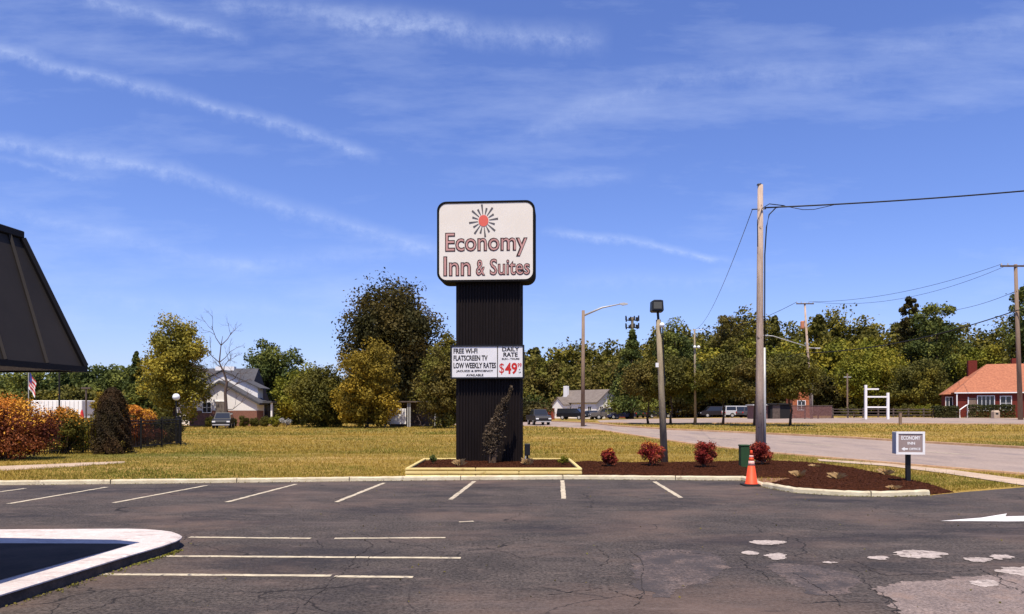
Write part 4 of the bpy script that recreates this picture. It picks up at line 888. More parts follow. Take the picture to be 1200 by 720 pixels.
struct(fixnormals(MB().loft([[(x, y, -.02) for x, y in I1], [(x, y, .12) for x, y in I1]]).build('canopy_island_face', mat('dark_kerb_face', (.11, .08, .065), .95, (.05, .04, .035), 5, bump=.6))))  # island side in a darker brown than the rim above
struct(fixnormals(ik.build('canopy_island', MT['padkerb'])))
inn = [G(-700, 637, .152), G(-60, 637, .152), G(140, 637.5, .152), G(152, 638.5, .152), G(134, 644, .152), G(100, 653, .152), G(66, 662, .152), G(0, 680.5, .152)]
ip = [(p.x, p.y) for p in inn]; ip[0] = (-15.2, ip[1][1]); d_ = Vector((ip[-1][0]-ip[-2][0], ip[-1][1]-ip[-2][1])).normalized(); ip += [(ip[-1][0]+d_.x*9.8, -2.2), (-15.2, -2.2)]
flat('canopy_shade_sheet', ip[::-1] if True else ip, MT['padshade'], .155)  # sheet laid over the canopy's shadow area, darkening that shade by colour
# leaves and grit along the island kerb
lp = []; 
for i in range(420):
    j = rng.integers(9, 12); a = Vector(PX_[j]); b = Vector(PX_[j+1]); q = a.lerp(b, rng.random()); lp.append((q.x + abs(rng.normal(0, .05)) + .02, q.y, .015))
for i in range(900):
    e0, e1 = EDGE[2], EDGE[8]; t_ = rng.random(); q = e0.lerp(e1, t_); q = min((e0.lerp(e1, t_) for _ in (0,)), key=lambda z: 0)
    k_ = rng.integers(2, 13); q = EDGE[k_].lerp(EDGE[k_+1], rng.random()); lp.append((q.x, q.y - abs(rng.normal(0, .10)) - .01, .016))
for i in range(260): lp.append((rng.uniform(-5, 11), rng.uniform(7, 20), .014))
V, Fq = quads(np.array(lp), rng.uniform(.015, .045, len(lp)), .7, None, .5); tagset(meshobj('fallen_leaves', V, Fq, LM['rust']), kind='stuff')
# ------------------------------------------------------------------ street lamp, far poles, wires
Y = 76; p = GX(683, Y); t = thing('street_lamp', 'tall brown street lamp with one long arm reaching right', 'street lamp', p)
tp = W(683.5, 364, Y) - p
MB().tube([(0, 0, -.1), tp], [.22, .16], 10).build('pole', MT['woodbrown'], t, True)
a1 = W(684, 370, Y) - p; a2 = W(727, 356.5, Y) - p; am = MB(); am.tube([a1, a1.lerp(a2, .5) + Vector((0, 0, .22)), a2], [.11, .09, .06], 8); am.build('arm', MT['galv'], t, True)
hd_ = MB(); hd_.loft([[(a2.x-.1, a2.y-.1, a2.z-.05), (a2.x-.1, a2.y+.1, a2.z-.05), (a2.x-.1, a2.y+.1, a2.z+.08), (a2.x-.1, a2.y-.1, a2.z+.08)], [(a2.x+.3, a2.y-.18, a2.z-.14), (a2.x+.3, a2.y+.18, a2.z-.14), (a2.x+.3, a2.y+.16, a2.z+.14), (a2.x+.3, a2.y-.16, a2.z+.14)], [(a2.x+.75, a2.y-.12, a2.z-.06), (a2.x+.75, a2.y+.12, a2.z-.06), (a2.x+.75, a2.y+.1, a2.z+.08), (a2.x+.75, a2.y-.1, a2.z+.08)]]); hd_.build('lamp_head', MT['galv'], t)
# thin lamp pole
p = LP; t = thing('lamp_pole', 'thin pale pole with two small white lamps among the median trees', 'lamp post', p); tp = W(814, 386, 76) - p
MB().tube([(0, 0, 0), tp], [.14, .09], 8).build('pole', MT['greypole'], t, True)
MB().tube([tp + Vector((-.3, 0, -.1)), tp + Vector((.9, 0, -.05))], .035, 6).build('arm', MT['galv'], t)
for dx in (-.02, .28): MB().sphere((tp.x+dx*1.3, -.2, tp.z-1.85), .16).build('lamp', MT['whiteglass'], t, True)
# far pole with crossarm
Y = 97; p = GX(951, Y); t = thing('utility_pole', 'far leaning utility pole with crossarm, transformer and two street light arms', 'utility pole', p)
tp = W(943, 355, Y) - p; q = lambda px, py: W(px, py, Y) - p
MB().tube([(0, 0, 0), q(947, 420), tp], [.2, .17, .12], 8).build('pole', MT['wood'], t, True)
MB().box(tp.x-1.15, tp.x+1.15, -.17, -.05, tp.z-.22, tp.z-.08).build('crossarm', MT['greywood'], t)
for dx in (-1.05, -.5, .5, 1.05): MB().tube([(tp.x+dx, -.11, tp.z-.08), (tp.x+dx, -.11, tp.z+.14)], [.06, .04], 6).build('insulator', MT['galv'], t)
tc_ = q(939.5, 381); MB().loft([[(tc_.x+r_*math.cos(6.283*j/12), tc_.y-.25+r_*math.sin(6.283*j/12), tc_.z+z_) for j in range(12)] for r_, z_ in ((.24, -.5), (.27, -.42), (.27, .38), (.2, .48))]).build('transformer', mat('rusty_can', (.50, .20, .10), .7), t)
k = MB(); k.tube([q(945, 406), q(925, 400), q(906, 394), q(899, 393.5)], .055, 6); k.build('lamp_arm', MT['galv'], t, True)
k = MB(); k.tube([q(945.5, 408), q(956, 408)], .055, 6); k.build('lamp_arm', MT['galv'], t, True)
for px, py in ((896, 393.5), (958, 408.5)): c = q(px, py); MB().box(c.x-.35, c.x+.35, c.y-.12, c.y+.12, c.z-.07, c.z+.09, .03).build('lamp_head', MT['galv'], t)
PA = p + tp
# right pole
Y = 80; p = GX(1196, Y); t = thing('utility_pole', 'dark utility pole with a wide crossarm in front of the brick house', 'utility pole', p); tp = W(1190, 310, Y) - p
MB().tube([(0, 0, 0), tp], [.26, .17], 9).build('pole', MT['woodbrown'], t, True)
MB().box(tp.x-1.7, tp.x+1.7, -.2, -.06, tp.z-.30, tp.z-.12).build('crossarm', MT['greywood'], t)
for dx in (-1.6, -.9, .9, 1.6): MB().tube([(tp.x+dx, -.13, tp.z-.12), (tp.x+dx, -.13, tp.z+.1)], [.08, .05], 6).build('insulator', MT['galv'], t)
PB = p + tp
gw = 'overhead wires between the poles'
def bank(a): return a
wire('overhead_wire', 'upper wire between the far leaning pole and the right pole', PA + Vector((.5, -.1, .1)), PB + Vector((-1.6, -.1, 0)), 1.0, .022, group=gw)
wire('overhead_wire', 'second wire between the far leaning pole and the right pole, just below the first', PA + Vector((1.05, -.1, .1)), PB + Vector((-.9, -.1, -.1)), 1.6, .020, group=gw)
wire('overhead_wire', 'wire running left from the crossarm of the far leaning pole into the trees', PA + Vector((-1.05, -.1, .1)), W(795, 392, 112), 1.2, .028, group=gw)
wire('overhead_wire', 'wire leaving the right pole towards the right edge from its crossarm', PB + Vector((1.6, -.1, 0)), W(1400, 270, 66), .5, .02, group=gw)
wire('overhead_wire', 'thick black cable rising to the right pole from the far leaning pole', PA + Vector((.1, -.2, -6.6)), PB + Vector((0, -.25, -5.0)), 1.0, .06, group=gw)
wire('overhead_wire', 'thick black cable continuing right past the right pole', PB + Vector((0, -.25, -5.0)), W(1420, 318, 66), .5, .05, group=gw)
wire('overhead_wire', 'thick black cable sagging left from the far leaning pole across the trees', PA + Vector((-.1, -.2, -6.6)), W(790, 432, 108), .6, .045, group=gw)
wire('overhead_wire', 'single thin wire rising to the right pole above the bushy tree', W(1095, 366, 104), PB + Vector((0, -.2, -2.9)), .5, .024, group=gw)
# small T poles
Y = 104; p = GX(993, Y); t = thing('short_pole', 'short brown pole with a small crossbar behind the rail fence', 'pole', p)
tp = W(993, 438, Y) - p; MB().tube([(0, 0, 0), tp], .11, 7).build('pole', MT['woodbrown'], t); MB().box(-.5, .5, -.06, .06, tp.z-.55, tp.z-.42).build('crossbar', MT['galv'], t)
# antenna mast
Y = 128; p = GX(741, Y); t = thing('antenna_mast', 'cell antenna mast poking above the tall conifer', 'antenna mast', p); tp = W(741, 372, Y) - p
MB().tube([(0, 0, 0), tp], [.5, .22], 8).build('mast', MT['greypole'], t)
k = MB()
for lz in (0, -1.3):
    for j in range(9):
        a = 6.283*j/9; r_ = .85 + .2*(j % 3); k.box(r_*math.cos(a)-.11, r_*math.cos(a)+.11, r_*math.sin(a)-.08, r_*math.sin(a)+.08, tp.z+lz-.75 + .2*(j % 2), tp.z+lz+.1*(j % 3))
        k.tube([(0, 0, tp.z+lz-.5), (r_*math.cos(a), r_*math.sin(a), tp.z+lz-.5)], .05, 4)
k.build('antennas', MT['rubber'], t)
# white frame sign
Y = 86; p = GX(1027, Y); t = thing('sign_frame', 'empty white post and rail frame standing beyond the far road', 'sign frame', p); s = Y/F
for dx, h_ in ((-12.5*s, 4.0), (13.5*s, 3.1)): MB().box(dx-.13, dx+.13, -.13, .13, 0, h_, .02).build('post', MT['white'], t)
for dz in (2.55, 3.45, 1.35): MB().box(-12.5*s+.134, (13.5 if dz < 3 else 4)*s-.134, -.06, .06, dz, dz+.17).build('rail', MT['white'], t)
# marker post on median
p = G(1055, 498); t = thing('marker_post', 'short dark stub post on the median above the small office sign', 'post', p)
MB().box(-.12, .12, -.1, .1, 0, 1.15, .02).build('post', MT['woodbrown'], t); MB().box(-.14, .14, -.12, .12, 1.152, 1.22, .01).build('cap', MT['greywood'], t)
# ------------------------------------------------------------------ houses
def window(parent, x, z, w_, h_, y, cols=2, rows=2, fw=.08, axis='y', fm='white'):
    """framed window on a wall facing local -y (axis y) or +x (axis x)"""
    def bx(k, a, b, d0, d1, z0, z1):
        if axis == 'y': k.box(a, b, y - d1, y - d0, z0, z1)
        elif axis == '-x': k.box(y - d1, y - d0, a, b, z0, z1)
        else: k.box(y + d0, y + d1, a, b, z0, z1)
    g = MB(); bx(g, x+.01, x+w_-.01, .004, .02, z+.01, z+h_-.01)
    k = MB(); bx(k, x-fw, x+w_+fw, .003, .07, z-fw, z); bx(k, x-fw, x+w_+fw, .003, .07, z+h_, z+h_+fw); bx(k, x-fw, x, .003, .07, z+.001, z+h_-.001); bx(k, x+w_, x+w_+fw, .003, .07, z+.001, z+h_-.001)
    for i in range(1, cols): bx(k, x+w_*i/cols-fw*.35, x+w_*i/cols+fw*.35, .021, .055, z+.002, z+h_-.002)
    for i in range(1, rows): bx(k, x+.002, x+w_-.002, .0215, .05, z+h_*i/rows-fw*.25, z+h_*i/rows+fw*.25)
    o = k.build('window', MT[fm], parent); g.build('pane', MT['glass'], o); return o
# white house
Y = 128; p = GX(699, Y); t = thing('white_house', 'small white house with a brown-grey gabled roof and white chimney', 'house', p, math.radians(40))
W_, Lh, eh, rh = 5.9, 9.6, 2.9, 5.0
k = MB(); k.loft([[(0, y, 0), (W_, y, 0), (W_, y, eh), (W_/2, y, rh), (0, y, eh)] for y in (0, Lh)]); fixnormals(k.build('wall', MT['white'], t))
rf = MB(); o_ = .35
sl = (rh-eh)/(W_/2)
rf.slab([(-o_, -o_, eh - o_*sl+.15), (W_/2, -o_, rh+.15), (W_/2, Lh+o_, rh+.15), (-o_, Lh+o_, eh-o_*sl+.15)], .12); rf.slab([(W_+o_, -o_, eh-o_*sl+.15), (W_+o_, Lh+o_, eh-o_*sl+.15), (W_/2, Lh+o_, rh+.15), (W_/2, -o_, rh+.15)], .12)
ro = rf.build('roof', MT['roofbrown'], t); fixnormals(ro); MB().box(1.2, 1.9, Lh-.9, Lh-.1, 3.6, 5.9, .03).build('chimney', MT['white'], ro)
window(t, .8, .9, .8, 1.2, 0); window(t, 3.6, .9, .8, 1.2, 0); window(t, 2.7, 2.9, .7, .9, 0)
for y in (1.2, 3.6, 6.2): window(t, y, .9, .8, 1.2, 0, axis='-x')
MB().box(2.2, 3.0, -.05, -.004, .05, 2.1).build('door', MT['woodbrown'], t)
k = MB(); k.loft([[(x, 6.4, 0), (x, 9.2, 0), (x, 9.2, 2.5), (x, 7.8, 3.7), (x, 6.4, 2.5)] for x in (-1.8, -.01)]); fixnormals(k.build('porch_gable', MT['white'], t))
k = MB(); k.slab([(-2, 6.2, 2.45), (.4, 6.2, 2.45), (.4, 7.8, 3.85), (-2, 7.8, 3.85)], .1); k.slab([(-2, 9.4, 2.45), (-2, 7.8, 3.85), (.4, 7.8, 3.85), (.4, 9.4, 2.45)], .1); fixnormals(k.build('porch_roof', MT['roofbrown'], t))
# red-brown board fences beside it
def boardfence(lab, px0, px1, Y, h_, m='redfence'):
    a, b = GX(px0, Y), GX(px1, Y); t = thing('board_fence', lab, 'fence', a, math.atan2(b.y-a.y, b.x-a.x)); L0 = (b-a).length; k = MB(); n = int(L0/.22)
    for i in range(n): k.box(i*L0/n, (i+.94)*L0/n, -.02, .02, .03, h_ + rng.uniform(-.03, .03))
    k.build('boards', MT[m], t)
    for i in range(int(L0/2.4)+1): MB().box(i*2.4-.06, i*2.4+.06, .022, .14, 0, h_+.05).build('post', MT['greywood'], t)
boardfence('red-brown board fence left of the white house', 611, 650, 126, 2.1); boardfence('red-brown board fence right of the white house', 725, 739, 130, 2.6)
# low sheds and white buildings behind the median trees
def shed(lab, px0, px1, Y, h_, dep, m, rm, name='shed', cat='building', door=True, rz=0, nwin=1):
    a, b = GX(px0, Y), GX(px1, Y); t = thing(name, lab, cat, a, rz); wd = b.x-a.x
    MB().box(0, wd, 0, dep, 0, h_).build('wall', MT[m], t); MB().box(-.2, wd+.2, -.25, dep+.2, h_+.003, h_+.2, .03).build('roof', MT[rm], t)
    if door: MB().box(wd*.1, wd*.1+1, -.04, -.003, .02, 2.1).build('door', MT['greywood'], t)
    for i in range(nwin): window(t, wd*(.35+.55*i/max(1, nwin)), .9, 1.1, .9, 0)
    return t
shed('long low white building behind the median trees', 795, 892, 131, 3.6, 8, 'white', 'galv', 'low_building', nwin=5)
shed('low dark open shed right of the red-brown fence', 739, 770, 138, 2.2, 5, 'greywood', 'galv', 'low_shed', nwin=0, door=False)
shed('dark container right of the wooden utility pole', 903, 926, 100, 1.9, 2.6, 'rubber', 'rubber', 'container', 'container', nwin=0)
shed('pale container just left of the dark one behind the wooden pole', 883, 901, 101, 1.8, 2.6, 'lattice', 'galv', 'container', 'container', nwin=0)
# orange brick tower-like wall behind lattice fence
Y = 103; a = GX(929, Y); t = thing('brick_kiosk', 'orange brick building corner with pale edge behind the lattice fence', 'building', a)
MB().box(0, 2.5, 0, 2.5, 0, 4.6).build('wall', MT['orangebrick'], t); MB().box(2.503, 2.8, -.05, 2.5, 0, 6.2).build('corner_panel', MT['soffit'], t); MB().box(-.15, 2.49, -.15, 2.6, 4.603, 4.75).build('roof', MT['roofbrown'], t); window(t, .7, 1.2, 1, 1.2, 0)
# lattice fence
Y = 96; a = GX(928, Y); b = GX(975, Y); t = thing('lattice_fence', 'low mauve-brown lattice fence right of the dark container', 'fence', a); L0 = b.x-a.x; k = MB()
for i in range(-9, int(L0/.19)+1):
    x0 = i*.19
    for sgn, yy_ in ((1, 0), (-1, .03)):
        xa, xb = (x0, x0+1.6) if sgn > 0 else (x0+1.6, x0); pa, pb = Vector((xa, yy_, .1)), Vector((xb, yy_, 1.7))
        def clipx(p0, p1):
            if p1.x < p0.x: p0, p1 = p1, p0
            if p1.x <= 0 or p0.x >= L0: return None
            if p0.x < 0: p0 = p0.lerp(p1, -p0.x/(p1.x-p0.x))
            if p1.x > L0: p1 = p0.lerp(p1, (L0-p0.x)/(p1.x-p0.x))
            return p0, p1
        c = clipx(pa, pb)
        if c: k.tube(c, .035, 4)
k.build('lattice', MT['lattice'], t)
for i in range(4): MB().box(i*L0/3-.07, i*L0/3+.07, .05, .17, 0, 1.8).build('post', MT['greywood'], t)
MB().box(-.05, L0+.05, -.05, .045, 1.7, 1.78).build('top_rail', MT['greywood'], t)
# rail fence
Y = 97; a = GX(976, Y); b = GX(1100, Y); t = thing('rail_fence', 'grey weathered post and rail fence along the woods beyond the far road', 'fence', a); L0 = b.x-a.x; n_ = 7
for i in range(n_+1): MB().box(i*L0/n_-.08, i*L0/n_+.08, -.08, .08, 0, 1.35, .01).build('post', MT['greywood'], t)
for z_ in (.45, .85, 1.2): MB().box(0, L0, -.115, -.082, z_-.05, z_+.05).build('rail', MT['greywood'], t)
# brick house
Y = 93; a = GX(1121.5, Y); s = Y/F; t = thing('brick_house', 'red brick house with a terracotta-orange hipped roof at the right edge', 'house', a, math.radians(-20)); 
eh = 3.2; Wd = 17.0; D_ = 8.5
k = MB(); k.box(0, Wd, 0, D_, 0, eh); k.box(-1.0, -.003, 2.0, 4.0, 0, eh-.2); wl = k.build('wall', MT['brick'], t)
rf = MB(); o_ = .35; rr = 6.9; hip = 4.15
A0, A1, A2, A3 = (-o_, -o_, eh), (Wd+o_, -o_, eh), (Wd+o_, D_+o_, eh), (-o_, D_+o_, eh); R0, R1 = (hip, D_/2, rr), (Wd-hip, D_/2, rr)
rf.slab([A0, A1, R1, R0], .12); rf.slab([A1, A2, R1], .12); rf.slab([A2, A3, R0, R1], .12); rf.slab([A3, A0, R0], .12)
B0, B1, B2, B3 = (-1.25, 1.6, eh-.2), (3, 1.6, eh-.2), (3, 4.4, eh-.2), (-1.25, 4.4, eh-.2); Q0, Q1 = (1.5, 3.0, eh+2.1), (3, 3.0, eh+2.1)
rf.slab([B0, B1, Q1, Q0], .1); rf.slab([B3, B0, Q0], .1); rf.slab([B2, B3, Q0, Q1], .1)
ro = rf.build('roof', MT['rooforange'], t); fixnormals(ro)
MB().box(2.4, 3.4, 5.6, 6.5, 4.0, 7.5).build('chimney', MT['brick'], ro); MB().box(7.0, 7.7, 4.4, 5.0, 5.6, 7.6).build('chimney', MT['brick'], ro)
k = MB(); k.box(-o_, Wd+o_, -o_-.03, -o_-.004, eh-.14, eh-.01); k.build('gutter', MT['white'], t)
window(t, 2.25, .95, 1.75, 1.75, 0, 4, 1); window(t, 4.7, 1.0, 1.1, 1.65, 0, 2, 2); window(t, 7.9, 1.0, 1.6, 1.6, 0, 3, 1); window(t, -.85, 1.0, .7, 1.6, 2.0, 2, 1)
dd = MB(); dd.box(1.3, 2.08, -.05, -.004, .2, 2.5); dd.build('door', MT['woodbrown'], t); MB().box(1.16, 1.29, -.06, -.004, .2, 2.6).build('door_trim', MT['white'], t)
k = MB(); k.box(.8, 2.5, -1.4, -.06, 0, .2); k.box(1.0, 2.3, -1.8, -1.403, 0, .1); k.build('steps', MT['concrete'], t)
k = MB(); k.box(-.12, .0, -.3, -.2, 0, eh-.16); k.build('downpipe', MT['white'], t)
p = GX(1129, 91.0); t = thing('handrail', 'white stepped handrail at the front of the brick house', 'handrail', p)
k = MB(); k.tube([(-.45, 0, 0), (-.45, 0, 1.0), (.35, 0, 1.55), (.55, 0, 1.6)], .075, 6); k.tube([(.5, 0, 0), (.5, 0, 1.55)], .05, 6); k.build('rail', MT['white'], t)
def hedge(lab, px0, px1, Y, h_, dep, lm_='hedge', n=4200, rz=0, k_=1):
    a, b = GX(px0, Y), GX(px1, Y); wd = (b.x-a.x)*k_; t = thing('hedge', lab, 'hedge', a, rz)
    P = np.stack([rng.uniform(0, wd, n), rng.uniform(-dep/2, dep/2, n), rng.uniform(.05, h_, n)], -1)
    f_ = rng.integers(0, 3, n); P[f_ == 0, 2] = h_ + rng.normal(0, .05, (f_ == 0).sum()); P[f_ == 1, 1] = -dep/2 + rng.normal(0, .05, (f_ == 1).sum())
    P[:, 2] += lumps(P[:, 0], P[:, 1], .6)*.12
    V, Fq = quads(P, rng.uniform(.12, .24, n), .6, np.array([0, -.4, .8]), .8); meshobj('foliage', V, Fq, LM[lm_], t)
    k = MB()
    for i in range(int(wd/.8)+1): k.tube([(i*.8, 0, 0), (i*.8+.1, 0, h_*.8)], .05, 5)
    k.build('stems', MT['stem'], t)
hedge('clipped dark hedge left of the brick house entrance', 1093, 1121, 90.5, 1.35, 1.1); hedge('clipped dark hedge under the front windows of the brick house', 1133, 1187, 91.4, 1.5, 1.1, rz=math.radians(-20), k_=.88)
p = GX(1166.5, 88.5); t = thing('litter_bin', 'pale concrete litter bin in front of the hedge', 'bin', p); MB().loft([[(q[0], q[1], z_) for q in [( -.34, -.3), (.34, -.3), (.34, .3), (-.34, .3)]] for z_ in (0, .75)] + [[(-.25, -.22, .95), (.25, -.22, .95), (.25, .22, .95), (-.25, .22, .95)]]).build('bin_body', MT['concrete'], t); MB().box(-.16, .16, -.32, -.302, .45, .65).build('opening', MT['rubber'], t)
# ------------------------------------------------------------------ church on the left
Y = 92; a = GX(232, Y); s = Y/F; X_ = lambda px, d=0: (px-CX)*(Y+d)/F - a.x; Zp = lambda py, d=0: CAMZ + (HY-py)*(Y+d)/F
t = thing('church', 'white gabled building with brick base and dark shingled roof behind the bare tree', 'church', a)
def gablewall(x0, x1, ax_, y0, y1, zb, ze, za, m, nm):
    k = MB(); k.loft([[(x0, y, zb), (x1, y, zb), (x1, y, ze), (ax_, y, za), (x0, y, ze)] for y in (y0, y1)]); return fixnormals(k.build(nm, m, t))
xl, xr, xa = X_(222), X_(301), X_(258); ze = Zp(472.5); za = Zp(448.5)
MB().box(xl-.01, xr+.01, -.02, 2.48, 0, Zp(481.5)).build('brick_base', MT['brickb'], t); gablewall(xl, xr, xa, 0, 2.5, Zp(481.3), ze, za, MT['siding'], 'wall')
k = MB(); o_ = .35
def gable_roof(k, x0, x1, ax_, y0, y1, ze, za, th=.27):
    def sl_(xe, d): m_ = (za-ze)/(ax_-xe); return (xe + d, ze + m_*d)
    l, r = sl_(x0, -.45), sl_(x1, .45)
    k.loft([[(l[0], y, l[1]), (ax_, y, za), (ax_, y, za+th), (l[0], y, l[1]+th)] for y in (y0, y1)]); k.loft([[(ax_, y, za), (r[0], y, r[1]), (r[0], y, r[1]+th), (ax_, y, za+th)] for y in (y0, y1)])
gable_roof(k, xl, xr, xa, -.4, 4, ze, za); fixnormals(k.build('front_roof', MT['roofgrey'], t))
k = MB(); l2 = X_(216), X_(306)
gablewall(X_(222, 2.5), X_(302, 2.5), X_(261, 2.5), 2.51, 4.5, 1, Zp(454.5, 2.5), Zp(435, 2.5), MT['siding'], 'rear_gable')
gable_roof(k, X_(222, 2.5), X_(302, 2.5), X_(261, 2.5), 2.2, 6, Zp(454.5, 2.5)+.05, Zp(435, 2.5)+.05, .12); fixnormals(k.build('rear_gable_roof', MT['roofgrey'], t))
MB().box(X_(222, 9), X_(312, 12), 4.51, 12, 0, Zp(470)).build('main_wall', MT['siding'], t)
k = MB(); zz = Zp(432, 8.2); e_ = Zp(468, 3.8); k.loft([[(x, 3.8, e_-.1), (x, 8.2, zz), (x, 12.6, e_-.1)] for x in (X_(205, 4), X_(314, 12))]); fixnormals(k.build('main_roof', MT['roofgrey'], t))
k = MB(); k.box(X_(253, 8), X_(275, 8), 7.8, 8.6, zz-.3, zz+.25); k.build('ridge_vent', MT['siding'], t)
k = MB(); k.box(xr+.02, X_(315), 1.0, 4, 0, .2); k.build('porch_floor', MT['concrete'], t); MB().box(X_(314), X_(314)+.2, 1, 1.2, .2, Zp(472)).build('porch_post', MT['white'], t); MB().box(xr+.5, X_(316.5), .6, 4, Zp(472), Zp(470)).build('porch_roof', MT['roofgrey'], t)
MB().box(xr+.03, X_(313), 2.6, 2.7, .2, Zp(473)).build('porch_door', MT['glass'], t)
MB().box(X_(253), X_(265), -.09, -.025, .05, Zp(471)).build('door', MT['roofbrown'], t)
MB().box(X_(252), X_(266), -.12, -.026, Zp(471)+.004, Zp(470)).build('door_lintel', MT['white'], t)
for px in (238, 285): window(t, X_(px), 1.9-.2, 1.0, 1.2, -.02, 2, 2) if px < 240 else None
for i, (px, w_, h_) in enumerate(((285, 11.5, 13), (298, 9, 11), (310, 10, 12), (322, 11, 13), (247, 11, 12), (273, 9, 10))):
    p = GX(px, 86.5); s = 86.5/F
    bush('round_shrub', ['round clipped shrub in front of the church right of the bare tree', 'smallest round shrub, second right of the bare tree', 'round shrub at the church porch corner', 'yellowish round shrub right of the church', 'round shrub left of the bare tree', 'little round shrub just right of the bare tree trunk'][i], 'shrub', p, w_*s*.62, w_*s*.6, h_*s*1.1, 'yelgreen' if i == 3 else 'oak', 3600, .12, 34, full=True, group='round shrubs by the church')
bush('flowering_bush', 'white flowering bush right of the church shrubs', 'shrub', GX(334, 86.5), .9, .6, 1.1, 'blossom', 1500, .12, 18)
# open shed between trees
Y = 86; a = GX(451, Y); s = Y/F; t = thing('open_shed', 'weathered open lean-to shed with a pale board front under the golden tree', 'shed', a); X_ = lambda px: (px-451)*s; Zg = CAMZ + 0
hz = 2.85
for px in (451.5, 478, 480.5, 510): MB().box(X_(px)-.08, X_(px)+.08, -.08, .08, 0, hz).build('post', MT['galv'], t)
MB().box(-.3, X_(512), -.3, 3.5, hz+.003, hz+.16, .02).build('roof', MT['greywood'], t); MB().box(0, X_(510), 3.2, 3.3, 0, hz).build('back_wall', MT['greywood'], t)
MB().box(X_(453), X_(476), -.14, -.09, .35, 2.15).build('board_front', MT['white'], t)
k = MB()
for i in range(46): c = Vector((rng.uniform(X_(482), X_(508)), rng.uniform(.2, 2), rng.uniform(.1, 1.4))); d = Vector(rng.normal(0, .6, 3)); k.tube([c, c+d*.5+Vector((0, 0, .1)), c+d], .025, 4)
for v_ in k.v: v_.z = max(v_.z, .02); v_.x = min(max(v_.x, X_(481)), X_(509))
o = k.build('brushwood', MT['barkpale']); o.location = a; tagset(o, 'heap of dead branches inside the open shed', 'brushwood', kind='stuff')
# ------------------------------------------------------------------ left garden: hedges, fence, lamp
bush('photinia', 'huge orange-topped bush at the left edge below the canopy', 'bush', G(4, 539), 2.25, 1.5, 2.62, 'wine', 34000, .095, 130, lm2='orange', up=.47, stems=14, full=True)
bush('photinia', 'second orange-tinted olive bush right of the huge one', 'bush', GX(74, 33.2), 1.25, .9, 2.35, 'oak', 15000, .09, 70, lm2='orange', up=.50, stems=10, full=True)
bush('photinia', 'orange-topped bush behind the dark columnar evergreen', 'bush', GX(159, 38.5), 1.15, .8, 2.5, 'wine', 11000, .10, 50, lm2='orange', up=.40, stems=8, full=True)
bush('bush', 'sparse olive bush behind the iron fence right of the columnar evergreen', 'bush', GX(184, 40.5), .9, .6, 1.3, 'wine', 2600, .08, 18)
bush('bush', 'low olive shrub inside the iron fence between the two orange bushes', 'bush', GX(97, 35.8), .9, .7, 1.9, 'yelgreen', 6500, .09, 34, full=True)
bush('golden_conifer', 'yellow-green upright shrub touching the left side of the columnar evergreen', 'shrub', GX(122, 34.9), .78, .6, 3.25, 'gold', 8000, .09, 50, full=True)
bush('bush', 'dark shrub behind the right part of the iron fence', 'bush', GX(195, 43), 1.2, .8, 1.9, 'dark', 7200, .11, 36, full=True)
bush('bush', 'dark shrub behind the iron fence just right of the columnar evergreen', 'bush', GX(172, 41.5), 1.2, .8, 1.6, 'dark', 6600, .11, 36, full=True)
p = GX(132, 33.2); t = thing('columnar_evergreen', 'tall dark columnar evergreen in front of the iron fence', 'shrub', p); n_ = 26000
z_ = rng.random(n_) ** .9; h_ = 2.95; prof = np.interp(z_, [0, .1, .5, .8, .95, 1], [.78, .80, .66, .48, .26, .04]); a_ = rng.uniform(0, 6.28, n_); rr_ = prof * (1 + .13*np.sin(a_*5 + z_*9) + .12*np.sin(a_*9 + z_*23)) * (.78 + .22*rng.random(n_)) + rng.normal(0, .025, n_)
P = np.stack([np.cos(a_)*rr_, np.sin(a_)*rr_, z_*h_ + .03], -1); V, Fq = quads(P, rng.uniform(.05, .10, n_), .45, np.stack([np.cos(a_), np.sin(a_), np.full(n_, .7)], -1), .6); meshobj('foliage', V, Fq, LM['arbor'], t); MB().tube([(0, 0, -.05), (0, 0, 2.6)], [.08, .02], 6).build('trunk', MT['bark'], t)
# iron fence
pts = [G(40, 535), G(97, 531), G(165, 527.5), G(212, 522.5)]; pts.append(pts[-1] + Vector((-2.5, 5.0, 0)))
t = thing('iron_fence', 'black iron picket fence behind the columnar evergreen', 'fence', (0, 0, 0))
fh = 1.5; k = MB(); r_ = MB(); po = MB()
for a, b in zip(pts, pts[1:]):
    L0 = (b-a).length; n_ = int(L0/.13); d = (b-a)/L0
    for i in range(n_): q = a + d*(i*L0/n_); k.box(q.x-.011, q.x+.011, q.y-.011, q.y+.011, .06, fh)
    for z0_ in (.18, fh-.22, fh-.07): r_.tube([a + Vector((0, 0, z0_)), b + Vector((0, 0, z0_))], .02, 4)
    m_ = max(1, round(L0/1.9))
    for i in range(m_): q = a + d*(L0*i/m_); MB().box(q.x-.035, q.x+.035, q.y-.035, q.y+.035, 0, fh+.1).build('post', MT['black'], t)
k.build('pickets', MT['black'], t); r_.build('rails', MT['black'], t)
# globe lamp
Y = 42; p = GX(206.5, Y); t = thing('globe_lamp', 'white globe lamp on a slim black post by the end of the iron fence', 'lamp post', p); c = W(206.5, 465.5, Y) - p
MB().tube([(0, 0, 0), (0, 0, .25), (0, 0, c.z-.2)], [.07, .04, .035], 8).build('post', MT['black'], t); MB().sphere(c, .20, 16, 10).build('globe', MT['whiteglass'], t, True)
